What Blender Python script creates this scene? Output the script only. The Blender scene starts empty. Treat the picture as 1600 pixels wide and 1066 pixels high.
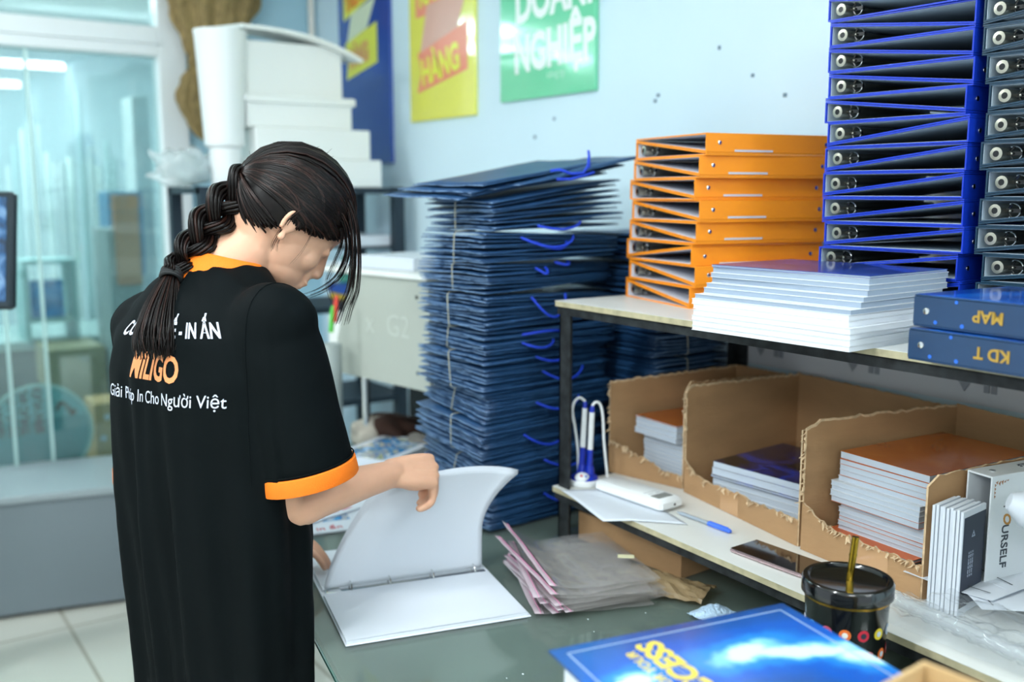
import bpy, math, random
from mathutils import Vector, Matrix, noise
from mathutils.bvhtree import BVHTree
C = bpy.context.scene
COL = C.collection
R = math.radians
random.seed(7)
V = Vector

# ------------------------------------------------------------------ camera, world, light
CAM_H, F_PX, YAW, PITCH = 1.51, 1556.0, R(34.6), math.atan(233 / 1556)
cd = bpy.data.cameras.new('camera')
cam = bpy.data.objects.new('camera', cd)
COL.objects.link(cam)
cam.location = (0, 0, CAM_H)
cam.rotation_euler = (R(90) - PITCH, 0, -YAW)
cd.sensor_width = 36
cd.lens = F_PX / 1600 * 36
cd.clip_start = 0.05
cd.dof.use_dof = True
cd.dof.focus_distance = 1.60
cd.dof.aperture_fstop = 2.2
C.camera = cam
C.cycles.transparent_max_bounces = 40
C.cycles.max_bounces = 10

w = bpy.data.worlds.new('world')
C.world = w
w.use_nodes = True
w.node_tree.nodes['Background'].inputs[0].default_value = (0.80, 0.93, 1.0, 1)
w.node_tree.nodes['Background'].inputs[1].default_value = 1.0
C.view_settings.view_transform = 'Standard'
C.view_settings.look = 'None'
C.view_settings.gamma = 1
C.view_settings.exposure = 0.20
C.view_settings.use_curve_mapping = False

FW = V((math.sin(YAW) * math.cos(PITCH), math.cos(YAW) * math.cos(PITCH), -math.sin(PITCH)))
RT = V((math.cos(YAW), -math.sin(YAW), 0))
UP = RT.cross(FW)
EYE = V((0, 0, CAM_H))


def at(px, py, x=None, y=None, z=None, d=None):
    """world point seen at a pixel of the photograph, at a given X, Y, Z or depth"""
    r = FW + RT * ((px - 800) / F_PX) + UP * (-(py - 533) / F_PX)
    if x is not None: t = x / r.x
    elif y is not None: t = y / r.y
    elif z is not None: t = (z - CAM_H) / r.z
    else: t = d
    return EYE + r * t


def area_light(name, loc, sx, sy, power, color=(0.93, 0.98, 1.0), rot=(0, 0, 0)):
    l = bpy.data.lights.new(name, 'AREA')
    l.shape = 'RECTANGLE'
    l.size, l.size_y, l.energy, l.color = sx, sy, power, color
    o = bpy.data.objects.new(name, l)
    o.location, o.rotation_euler = loc, rot
    COL.objects.link(o)
    return o


CEIL = 2.62
TUBES = [(1.22, -0.9), (1.15, -2.7), (1.15, -5.2), (0.1, 1.0), (-0.7, 2.9), (-1.6, 0.6), (-1.6, -2.0)]
for i, (lx, ly) in enumerate(TUBES):
    area_light('tube_light', (lx, ly, CEIL - 0.075), 1.2, 0.12, (10, 10, 10, 12, 18, 46, 46)[i])
for lx, ly in ((0.4, 5.6), (1.6, 7.0), (-0.9, 6.4)):
    area_light('back_room_light', (lx, ly, CEIL - 0.08), 1.2, 0.12, 34, (0.92, 0.98, 1.0))


# ------------------------------------------------------------------ materials
def lin(h):
    h = h.lstrip('#')
    return tuple((((int(h[i:i + 2], 16) / 255) + 0.055) / 1.055) ** 2.4 if int(h[i:i + 2], 16) > 10 else int(h[i:i + 2], 16) / 255 / 12.92 for i in (0, 2, 4)) + (1,)


MATS = {}


def mat(name, col, rough=0.5, metal=0.0, noise_amt=0.0, scale=20, bump=0.0, bscale=None, spec=0.5, emit=0, coat=0.0, stretch=None, sss=0):
    if name in MATS: return MATS[name]
    m = bpy.data.materials.new(name)
    MATS[name] = m
    m.use_nodes = True
    nt = m.node_tree
    b = nt.nodes['Principled BSDF']
    b.inputs['Base Color'].default_value = lin(col)
    b.inputs['Roughness'].default_value = rough
    b.inputs['Metallic'].default_value = metal
    b.inputs['Specular IOR Level'].default_value = spec
    b.inputs['Coat Weight'].default_value = coat
    b.inputs['Coat Roughness'].default_value = 0.08
    if sss:
        b.inputs['Subsurface Weight'].default_value = sss
        b.inputs['Subsurface Radius'].default_value = (0.012, 0.005, 0.003)
        b.inputs['Subsurface Scale'].default_value = 1.0
    if emit:
        b.inputs['Emission Color'].default_value = lin(col)
        b.inputs['Emission Strength'].default_value = emit
    tc = nt.nodes.new('ShaderNodeTexCoord')
    mp = nt.nodes.new('ShaderNodeMapping')
    nt.links.new(tc.outputs['Object'], mp.inputs[0])
    if stretch: mp.inputs['Scale'].default_value = stretch
    if noise_amt:
        n = nt.nodes.new('ShaderNodeTexNoise')
        n.inputs['Scale'].default_value = scale
        n.inputs['Detail'].default_value = 5
        nt.links.new(mp.outputs[0], n.inputs['Vector'])
        r = nt.nodes.new('ShaderNodeMapRange')
        r.inputs[1].default_value, r.inputs[2].default_value = 0.3, 0.7
        r.inputs[3].default_value, r.inputs[4].default_value = 1 - noise_amt, 1 + noise_amt * 0.6
        nt.links.new(n.outputs[0], r.inputs[0])
        mx = nt.nodes.new('ShaderNodeMix')
        mx.data_type = 'RGBA'
        mx.blend_type = 'MULTIPLY'
        mx.inputs[0].default_value = 1
        mx.inputs[6].default_value = lin(col)
        nt.links.new(r.outputs[0], mx.inputs[7])
        nt.links.new(mx.outputs[2], b.inputs['Base Color'])
    if bump:
        n = nt.nodes.new('ShaderNodeTexNoise')
        n.inputs['Scale'].default_value = bscale or scale
        n.inputs['Detail'].default_value = 4
        nt.links.new(mp.outputs[0], n.inputs['Vector'])
        bp = nt.nodes.new('ShaderNodeBump')
        bp.inputs['Strength'].default_value = bump
        bp.inputs['Distance'].default_value = 0.005
        nt.links.new(n.outputs[0], bp.inputs['Height'])
        nt.links.new(bp.outputs[0], b.inputs['Normal'])
    return m


def glassy(name, tint, refl=1.0, haze=0.0, haze_col='ffffff', rough=0.02, ior=1.5):
    """clear sheet: tinted see-through + real Fresnel reflection + a little milky scatter"""
    if name in MATS: return MATS[name]
    m = bpy.data.materials.new(name)
    MATS[name] = m
    m.use_nodes = True
    nt = m.node_tree
    nt.nodes.clear()
    out = nt.nodes.new('ShaderNodeOutputMaterial')
    tr = nt.nodes.new('ShaderNodeBsdfTransparent')
    tr.inputs[0].default_value = lin(tint)
    gl = nt.nodes.new('ShaderNodeBsdfGlossy')
    gl.inputs['Roughness'].default_value = rough
    fr = nt.nodes.new('ShaderNodeLayerWeight')
    pw = nt.nodes.new('ShaderNodeMath')
    pw.operation = 'POWER'
    pw.inputs[1].default_value = 5.0
    nt.links.new(fr.outputs['Facing'], pw.inputs[0])
    mu = nt.nodes.new('ShaderNodeMath')
    mu.operation = 'MULTIPLY_ADD'
    mu.inputs[1].default_value = min(0.95, 0.90 * refl)
    mu.inputs[2].default_value = 0.045 * refl
    nt.links.new(pw.outputs[0], mu.inputs[0])
    base = tr
    if haze:
        df = nt.nodes.new('ShaderNodeBsdfDiffuse')
        df.inputs[0].default_value = lin(haze_col)
        m1 = nt.nodes.new('ShaderNodeMixShader')
        m1.inputs[0].default_value = haze
        nt.links.new(tr.outputs[0], m1.inputs[1])
        nt.links.new(df.outputs[0], m1.inputs[2])
        base = m1
    m2 = nt.nodes.new('ShaderNodeMixShader')
    nt.links.new(mu.outputs[0], m2.inputs[0])
    nt.links.new(base.outputs[0], m2.inputs[1])
    nt.links.new(gl.outputs[0], m2.inputs[2])
    nt.links.new(m2.outputs[0], out.inputs[0])
    return m


def tiled(name, c1, c2, size, grout=0.012, rough=0.15):
    m = mat(name, c1, rough)
    nt = m.node_tree
    b = nt.nodes['Principled BSDF']
    br = nt.nodes.new('ShaderNodeTexBrick')
    br.offset = 0
    br.inputs['Color1'].default_value = lin(c1)
    br.inputs['Color2'].default_value = lin(c1)
    br.inputs['Mortar'].default_value = lin(c2)
    br.inputs['Scale'].default_value = 1
    br.inputs['Mortar Size'].default_value = grout / 2
    br.inputs['Brick Width'].default_value = size
    br.inputs['Row Height'].default_value = size
    tc = nt.nodes.new('ShaderNodeTexCoord')
    nt.links.new(tc.outputs['Object'], br.inputs['Vector'])
    nt.links.new(br.outputs[0], b.inputs['Base Color'])
    return m


# ------------------------------------------------------------------ mesh helpers
class G:
    def __init__(s):
        s.v, s.f, s.m = [], [], []

    def add(s, vs, fs, m=0, mx=None):
        n = len(s.v)
        s.v += [tuple(mx @ V(p)) if mx else tuple(p) for p in vs]
        s.f += [tuple(i + n for i in f) for f in fs]
        s.m += [m] * len(fs)
        return s

    def box(s, lo, hi, m=0, mx=None, bev=0.0):
        x0, y0, z0 = lo
        x1, y1, z1 = hi
        if bev:
            b = min(bev, abs(x1 - x0) / 2.1, abs(y1 - y0) / 2.1, abs(z1 - z0) / 2.1)
            pts = []
            for (z, k) in ((z0, b), (z0 + b, 0), (z1 - b, 0), (z1, b)):
                q = b
                X0, X1, Y0, Y1 = x0 + k, x1 - k, y0 + k, y1 - k
                pts += [(X0 + q, Y0, z), (X1 - q, Y0, z), (X1, Y0 + q, z), (X1, Y1 - q, z), (X1 - q, Y1, z), (X0 + q, Y1, z), (X0, Y1 - q, z), (X0, Y0 + q, z)]
            fs = [tuple(range(7, -1, -1)), tuple(range(24, 32))]
            for r in range(3):
                for i in range(8):
                    j = (i + 1) % 8
                    fs.append((r * 8 + i, r * 8 + j, r * 8 + 8 + j, r * 8 + 8 + i))
            return s.add(pts, fs, m, mx)
        return s.add([(x0, y0, z0), (x1, y0, z0), (x1, y1, z0), (x0, y1, z0), (x0, y0, z1), (x1, y0, z1), (x1, y1, z1), (x0, y1, z1)],
                     [(3, 2, 1, 0), (4, 5, 6, 7), (0, 1, 5, 4), (1, 2, 6, 5), (2, 3, 7, 6), (3, 0, 4, 7)], m, mx)

    def tube(s, path, rad, n=8, m=0, flat=1.0, caps=True, closed=False, upv=None, mx=None):
        path = [V(p) for p in path]
        k = len(path)
        if not hasattr(rad, '__len__'): rad = [rad] * k
        vs, fs = [], []
        a = None
        for i, p in enumerate(path):
            if closed: t = path[(i + 1) % k] - path[i - 1]
            else: t = path[min(i + 1, k - 1)] - path[max(i - 1, 0)]
            if t.length < 1e-9: t = V((0, 0, 1))
            t.normalize()
            if a is None or upv is not None:
                r0 = V(upv) if upv is not None else (V((0, 0, 1)) if abs(t.z) < 0.9 else V((1, 0, 0)))
                a = t.cross(r0)
                if a.length < 1e-6: a = t.cross(V((1, 0.2, 0)))
                a.normalize()
            else:
                a = a - t * a.dot(t)
                a.normalize()
            b = t.cross(a)
            for j in range(n):
                an = 2 * math.pi * j / n
                vs.append(p + a * (rad[i] * math.cos(an)) + b * (rad[i] * flat * math.sin(an)))
        rng = k if closed else k - 1
        for i in range(rng):
            for j in range(n):
                i2, j2 = (i + 1) % k, (j + 1) % n
                fs.append((i * n + j, i * n + j2, i2 * n + j2, i2 * n + j))
        if caps and not closed:
            fs.append(tuple(range(n - 1, -1, -1)))
            fs.append(tuple((k - 1) * n + j for j in range(n)))
        return s.add(vs, fs, m, mx)

    def lathe(s, prof, n=32, m=0, mx=None):
        vs, fs = [], []
        for r, z in prof:
            for j in range(n):
                a = 2 * math.pi * j / n
                vs.append((r * math.cos(a), r * math.sin(a), z))
        for i in range(len(prof) - 1):
            for j in range(n):
                j2 = (j + 1) % n
                fs.append((i * n + j, i * n + j2, (i + 1) * n + j2, (i + 1) * n + j))
        fs.append(tuple(range(n - 1, -1, -1)))
        fs.append(tuple((len(prof) - 1) * n + j for j in range(n)))
        return s.add(vs, fs, m, mx)

    def prism(s, poly, z0, z1, m=0, mx=None):
        n = len(poly)
        vs = [(x, y, z0) for x, y in poly] + [(x, y, z1) for x, y in poly]
        fs = [tuple(range(n - 1, -1, -1)), tuple(range(n, 2 * n))] + [(i, (i + 1) % n, n + (i + 1) % n, n + i) for i in range(n)]
        return s.add(vs, fs, m, mx)

    def film(s, nu, nv, fn, m=0):
        vs = [tuple(fn(i / nu, j / nv)) for i in range(nu + 1) for j in range(nv + 1)]
        fs = [(i * (nv + 1) + j, (i + 1) * (nv + 1) + j, (i + 1) * (nv + 1) + j + 1, i * (nv + 1) + j + 1) for i in range(nu) for j in range(nv)]
        return s.add(vs, fs, m)

    def sheet(s, nu, nv, fn, th=0.0005, m=0, mx=None, m2=None):
        P = [[V(fn(i / nu, j / nv)) for j in range(nv + 1)] for i in range(nu + 1)]
        vs = []
        for sd in (1, -1):
            for i in range(nu + 1):
                for j in range(nv + 1):
                    du = P[min(i + 1, nu)][j] - P[max(i - 1, 0)][j]
                    dv = P[i][min(j + 1, nv)] - P[i][max(j - 1, 0)]
                    n = du.cross(dv)
                    if n.length > 1e-12: n.normalize()
                    vs.append(P[i][j] + n * (sd * th / 2))
        k = (nu + 1) * (nv + 1)
        id_ = lambda i, j: i * (nv + 1) + j
        fs, fb = [], []
        for i in range(nu):
            for j in range(nv):
                q = (id_(i, j), id_(i + 1, j), id_(i + 1, j + 1), id_(i, j + 1))
                fs.append(q)
                fb.append(tuple(k + x for x in reversed(q)))
        bd = [id_(i, 0) for i in range(nu + 1)] + [id_(nu, j) for j in range(1, nv + 1)] + [id_(i, nv) for i in range(nu - 1, -1, -1)] + [id_(0, j) for j in range(nv - 1, 0, -1)]
        fe = [(bd[a], bd[a - 1], k + bd[a - 1], k + bd[a]) for a in range(len(bd))]
        s.add(vs, fs + fe, m, mx)
        n0 = len(s.v) - 2 * k
        s.f += [tuple(x + n0 for x in f) for f in fb]
        s.m += [m if m2 is None else m2] * len(fb)
        return s

    def ball(s, c, r, m=0, nu=16, nv=10, mx=None):
        vs, fs = [], []
        if not hasattr(r, '__len__'): r = (r, r, r)
        for i in range(1, nv):
            th = math.pi * i / nv
            for j in range(nu):
                ph = 2 * math.pi * j / nu
                vs.append((c[0] + r[0] * math.sin(th) * math.cos(ph), c[1] + r[1] * math.sin(th) * math.sin(ph), c[2] + r[2] * math.cos(th)))
        top, bot = len(vs), len(vs) + 1
        vs += [(c[0], c[1], c[2] + r[2]), (c[0], c[1], c[2] - r[2])]
        for i in range(nv - 2):
            for j in range(nu):
                j2 = (j + 1) % nu
                fs.append((i * nu + j, (i + 1) * nu + j, (i + 1) * nu + j2, i * nu + j2))
        for j in range(nu):
            j2 = (j + 1) % nu
            fs.append((top, j, j2))
            fs.append((bot, (nv - 2) * nu + j2, (nv - 2) * nu + j))
        return s.add(vs, fs, m, mx)

    def mesh(s, name, mats, smooth=False):
        me = bpy.data.meshes.new(name)
        me.from_pydata(s.v, [], s.f)
        for x in (mats if isinstance(mats, (list, tuple)) else [mats]): me.materials.append(x)
        for p, k in zip(me.polygons, s.m): p.material_index = k
        if smooth:
            me.polygons.foreach_set('use_smooth', [True] * len(me.polygons))
            if smooth != 'all':
                try: me.set_sharp_from_angle(angle=R(38))
                except Exception: pass
        me.update()
        return me

    def obj(s, name, mats, parent=None, smooth=False, label=None):
        o = bpy.data.objects.new(name, s.mesh(name, mats, smooth))
        COL.objects.link(o)
        if parent: o.parent = parent
        if label: o['label'] = label
        return o


def tag(o, label, cat, group=None):
    o['label'] = label
    o['category'] = cat
    if group: o['group'] = group
    return o


def thing(name, label, cat, loc=(0, 0, 0), rotz=0, group=None):
    o = bpy.data.objects.new(name, None)
    COL.objects.link(o)
    o.location = loc
    o.rotation_euler = (0, 0, rotz)
    o.empty_display_size = 0.05
    return tag(o, label, cat, group)


def struct(o):
    o['kind'] = 'structure'
    return o


def dup(o, parent=None):
    c = o.copy()
    COL.objects.link(c)
    if parent is not None: c.parent = parent
    for ch in list(o.children): dup(ch, c)
    return c


def frame_mx(o, x, y):
    """matrix with origin o, x axis x, y axis ~y"""
    x = V(x).normalized()
    z = x.cross(V(y)).normalized()
    y = z.cross(x)
    return Matrix(((x.x, y.x, z.x, o[0]), (x.y, y.y, z.y, o[1]), (x.z, y.z, z.z, o[2]), (0, 0, 0, 1)))


def text_mesh(txt, size, bold=0.0, shear=0.0, extrude=0.0004, sx=1.0, align='LEFT'):
    cu = bpy.data.curves.new('t', 'FONT')
    cu.body = txt
    cu.size = size
    cu.offset = bold
    cu.shear = shear
    cu.extrude = extrude
    cu.align_x = align
    cu.resolution_u = 3
    o = bpy.data.objects.new('t', cu)
    COL.objects.link(o)
    dg = bpy.context.evaluated_depsgraph_get()
    me = bpy.data.meshes.new_from_object(o.evaluated_get(dg))
    vs = [V((v.co.x * sx, v.co.y, v.co.z)) for v in me.vertices]
    fs = [tuple(p.vertices) for p in me.polygons]
    bpy.data.objects.remove(o)
    bpy.data.curves.remove(cu)
    bpy.data.meshes.remove(me)
    return vs, fs


def put_text(g, txt, size, mx, m=0, **k):
    vs, fs = text_mesh(txt, size, **k)
    g.add(vs, fs, m, mx)


def ordinal(n):
    return ['topmost', 'second', 'third', 'fourth', 'fifth', 'sixth', 'seventh', 'eighth', 'ninth', 'tenth', 'eleventh', 'twelfth', 'thirteenth', 'fourteenth', 'fifteenth', 'sixteenth', 'seventeenth', 'eighteenth', 'nineteenth', 'twentieth', 'twenty-first', 'twenty-second', 'twenty-third', 'twenty-fourth', 'twenty-fifth', 'twenty-sixth', 'twenty-seventh', 'twenty-eighth'][n]


# common materials
WALL = mat('pale_blue_paint', 'd8effa', 0.6, noise_amt=0.03, scale=2)
WHITE_METAL = mat('white_frame', 'f0f5f7', 0.35)
BLACK_STEEL = mat('black_steel', '1b1e22', 0.45, 0.3, noise_amt=0.5, scale=30)
SCUFF = mat('scuffed_steel', '2c2f31', 0.5, 0.35, noise_amt=0.75, scale=45)
PAPER = mat('paper_white', 'd6dde6', 0.55)
CARD = mat('cardboard', 'b08a62', 0.85, noise_amt=0.10, scale=9, bump=0.15, bscale=60, stretch=(1, 1, 3))
CARD_EDGE = mat('torn_cardboard', 'd9bd98', 0.9, noise_amt=0.3, scale=90)
PLASTIC_W = mat('white_plastic', 'eef2f3', 0.35)
PLASTIC_B = mat('black_plastic', '101214', 0.25)
CHROME = mat('chrome', 'd9dcdc', 0.18, 1.0)
NICKEL = mat('nickel', 'b9b6a8', 0.3, 1.0)

# ------------------------------------------------------------------ the setting
WX, PY = 1.85, 4.2
floor_m = tiled('cream_floor_tile', 'e6e5da', 'b9b4a4', 0.6)
o = struct(G().box((-4, -8, -0.05), (4, 9, 0)).obj('floor', floor_m))
o = struct(G().box((-4, -8, CEIL), (4, 9, CEIL + 0.05)).obj('ceiling', mat('ceiling_white', 'f2f6f6', 0.8)))
o = struct(G().box((WX, -8, 0), (WX + 0.1, PY + 0.1, CEIL)).obj('wall_right', WALL))
o = struct(G().box((1.275, PY, 0), (WX, PY + 0.1, CEIL)).obj('wall_back', mat('blue_partition_paint', 'b4dcec', 0.6)))
# plaster marks of old screws on the wall
g = G()
for px, py in ((1024, 158), (1029, 149), (1227, 149), (866, 186), (1124, 75), (1176, 118), (836, 215)):
    p = at(px, py, x=WX)
    g.box((WX - 0.002, p.y - 0.005, p.z - 0.004), (WX, p.y + 0.003 + random.random() * 0.004, p.z + 0.004 + random.random() * 0.003))
struct(g.obj('trim_1', mat('screw_hole', '6f8a98', 0.8)))
# glazed partition: frame bars and panes
g = G()
LX = -2.6
g.box((1.165, PY - 0.03, 0), (1.275, PY + 0.07, CEIL), bev=0.004)
g.box((LX, PY - 0.03, 2.045), (1.165, PY + 0.07, 2.16), bev=0.004)
g.box((LX, PY - 0.045, 2.09), (1.165, PY - 0.03, 2.10))
g.box((LX, PY - 0.03, CEIL - 0.05), (1.165, PY + 0.07, CEIL))
g.box((LX, PY - 0.03, 0), (1.165, PY + 0.07, 0.06))
g.box((-1.1, PY - 0.03, 0.06), (-1.02, PY + 0.07, 2.045), bev=0.004)
for x in (-1.06, 0.0):
    g.box((x - 0.03, PY - 0.02, 2.16), (x + 0.03, PY + 0.06, CEIL - 0.05))
wf = struct(g.obj('window_1', WHITE_METAL))
GLASS = glassy('partition_glass', 'dcebeb', 2.0, 0.07, 'c4d8da')
g = G()
g.box((LX, PY + 0.015, 0.06), (-1.1, PY + 0.021, 2.045))
g.obj('pane', GLASS, wf)
G().box((-1.02, PY + 0.015, 0.06), (1.165, PY + 0.021, 2.045)).obj('pane', GLASS, wf)
G().box((LX, PY + 0.015, 2.16), (1.165, PY + 0.021, CEIL - 0.05)).obj('pane', GLASS, wf)
# thin sliding-leaf edges of the glass
g = G()
for px in (2, 62):
    p = at(px, 400, y=PY - 0.005)
    g.box((p.x - 0.006, PY + 0.0, 0.06), (p.x + 0.006, PY + 0.012, 2.045))
g.obj('sliding_edge', mat('glass_edge', 'bfe0dc', 0.2), wf)
# room beyond
struct(G().box((LX - 0.4, 8.2, 0), (3.4, 8.3, CEIL)).obj('wall_back_room', mat('back_room_paint', 'b4c9cf', 0.7)))
struct(G().box((3.3, PY + 0.1, 0), (3.4, 8.2, CEIL)).obj('wall_back_room_right', mat('back_room_paint', 'b4c9cf', 0.7)))

# ceiling lights (fluorescent battens)
def ceiling_light(lx, ly, lab):
    t = thing('ceiling_light', lab, 'light', (lx, ly, CEIL - 0.065), 0, 'fluorescent ceiling lights')
    G().box((-0.62, -0.05, 0.03), (0.62, 0.05, 0.065)).obj('housing', WHITE_METAL, t)
    g = G()
    g.tube([(-0.59, 0, 0.012), (0.59, 0, 0.012)], 0.019, 12)
    g.obj('tube', mat('lit_tube', 'f4fbff', 0.4, emit=34), t)


for i, (lx, ly) in enumerate(TUBES):
    ceiling_light(lx, ly, 'white fluorescent batten light mirrored in the glass partition' if i < 3 else 'white fluorescent batten light on the ceiling above the work desk')
for lx, ly in ((0.4, 5.6), (1.6, 7.0), (-0.9, 6.4)):
    ceiling_light(lx, ly, 'white fluorescent batten light in the room behind the glass')
# table lamps line

# patterned border strip along the wall under the top shelf
TILE_W, TILE_G, TILE_K = mat('border_white', 'c9ccd2', 0.4), mat('border_grey', '8d939c', 0.4), mat('border_black', '22252a', 0.4)
g = G()
g.box((WX - 0.006, 0.1, 1.095), (WX, 1.72, 1.255), 0)
y = 1.64


def strip_box(y, a, b, z0, z1, k):
    g.box((WX - 0.0085, y - b, z0), (WX - 0.006, y - a, z1), k)


while y > 0.4:
    g.add([(WX - 0.0085, y, 1.160), (WX - 0.0085, y - 0.055, 1.160), (WX - 0.0085, y - 0.0275, 1.118)], [(0, 1, 2)], 1)
    for i in range(2):
        strip_box(y, 0.068 + i * 0.015, 0.079 + i * 0.015, 1.152, 1.160, 2)
        strip_box(y, 0.068 + i * 0.015, 0.079 + i * 0.015, 1.122, 1.149, 1)
    strip_box(y, 0.104, 0.190, 1.146, 1.160, 1)
    for i in range(3): strip_box(y, 0.196 + i * 0.016, 0.207 + i * 0.016, 1.146, 1.155, 2)
    y -= 0.262
struct(g.obj('trim_2', [TILE_W, TILE_G, TILE_K]))

# ------------------------------------------------------------------ desk
TZ = 0.75
t = thing('work_desk', 'glass-topped grey-green work desk under the open white binder', 'desk', (0, 0, 0))
DESK = mat('desk_laminate', 'a0a4a2', 0.45, noise_amt=0.35, scale=4)
DY0, DY1 = -0.1, 2.72
DXL = lambda y: 0.662 + 0.2 * (y - 1.63)
G().prism([(DXL(DY0) + 0.01, DY0), (1.845, DY0), (1.845, DY1), (DXL(DY1) + 0.01, DY1)], TZ - 0.035, TZ - 0.0065).obj('tabletop', DESK, t)
m = glassy('desk_glass', 'dfe9e5', 1.1, 0.16, 'a9b6b0', rough=0.07)
G().prism([(DXL(DY0), DY0 - 0.005), (1.842, DY0 - 0.005), (1.842, DY1 + 0.005), (DXL(DY1), DY1 + 0.005)], TZ - 0.006, TZ).obj('glass_top', m, t)
G().prism([(DXL(DY0) - 0.003, DY0 - 0.005), (DXL(DY0) + 0.0005, DY0 - 0.005), (DXL(DY1) + 0.0005, DY1 + 0.005), (DXL(DY1) - 0.003, DY1 + 0.005)], TZ - 0.0058, TZ - 0.0004).obj('glass_edge', mat('green_glass_edge', '1f5a50', 0.1, coat=1), t)
for x, y in ((0.45, 0.0), (1.78, 0.0), (0.98, 2.62), (1.78, 2.62)):
    G().box((x - 0.025, y - 0.025, 0), (x + 0.025, y + 0.025, TZ - 0.035), bev=0.003).obj('leg', BLACK_STEEL, t)
G().box((0.98, 2.6, 0.62), (1.78, 2.64, 0.70)).obj('rail', BLACK_STEEL, t)
G().box((1.76, 0.0, 0.62), (1.80, 2.62, 0.70)).obj('rail', BLACK_STEEL, t)
# crumbs and smudges
g = G()
for k in range(26):
    x, y = random.uniform(0.75, 1.2), random.uniform(0.9, 1.45)
    if random.random() < 0.5: x, y = random.uniform(1.0, 1.25), random.uniform(1.0, 1.4)
    r = random.uniform(0.0006, 0.0018)
    g.ball((x, y, TZ + r * 0.5), (r, r * 1.4, r * 0.5), nu=6, nv=4)
o = g.obj('paper_crumbs', PAPER)
tag(o, 'tiny white paper crumbs scattered over the glass desk top', 'crumbs')
o['kind'] = 'stuff'

# ------------------------------------------------------------------ shelf rack standing on the desk
SH1, SH2 = 0.87, 1.28
t = thing('shelf_rack', 'black steel two-tier rack with white boards standing on the desk', 'shelf', (0, 0, TZ))
LAM = mat('white_laminate', 'e4e6e2', 0.3, noise_amt=0.04, scale=6)
LAMED = mat('raw_board_edge', 'b9b08f', 0.7, noise_amt=0.25, scale=40)
Y1, Y0 = 1.695, 0.12
for name, z, poly in (('shelf_board', SH2, [(1.278, Y0), (1.845, Y0), (1.845, Y1), (1.282, Y1)]), ('shelf_board', SH1, [(1.215, Y0), (1.845, Y0), (1.845, Y1), (1.278, Y1)])):
    z -= TZ
    g = G()
    g.prism(poly, z - 0.012, z - 0.0008, 0)
    e = 0.0006
    g.prism([(poly[0][0] - e, poly[0][1] - e), (poly[1][0], poly[1][1] - e), (poly[2][0], poly[2][1] + e), (poly[3][0] - e, poly[3][1] + e)], z - 0.0008, z, 1)
    g.obj(name, [LAMED, LAM], t)
    x0a, x0b = poly[0][0], poly[3][0]
    g = G()
    g.prism([(x0a + 0.006, Y0), (x0a + 0.010, Y0), (x0b + 0.010, Y1), (x0b + 0.006, Y1)], z - 0.030, z - 0.012)
    g.prism([(x0a + 0.006, Y0), (x0a + 0.036, Y0), (x0b + 0.036, Y1), (x0b + 0.006, Y1)], z - 0.0155, z - 0.012)
    g.obj('front_rail', SCUFF, t)
    G().box((1.29, Y1 - 0.012, z - 0.030), (1.84, Y1 - 0.008, z - 0.012)).obj('side_rail', SCUFF, t)
    G().box((1.832, Y0, z - 0.030), (1.836, Y1, z - 0.012)).obj('back_rail', BLACK_STEEL, t)
for x, y, sx, sy in ((1.288, Y1 - 0.008, 1, -1), (1.838, Y1 - 0.008, -1, -1), (1.288, Y0 + 0.004, 1, 1), (1.838, Y0 + 0.004, -1, 1)):
    g = G()
    a, b = sorted((x, x + sx * 0.032))
    c, d = sorted((y, y + sy * 0.004))
    g.box((a, c, 0), (b, d, SH2 - TZ - 0.013))
    a, b = sorted((x, x + sx * 0.004))
    c, d = sorted((y, y + sy * 0.036))
    g.box((a, c, 0), (b, d, SH2 - TZ - 0.013))
    g.obj('post', SCUFF, t)
# ------------------------------------------------------------------ ring binders
BL = 0.315          # spine length


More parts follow.
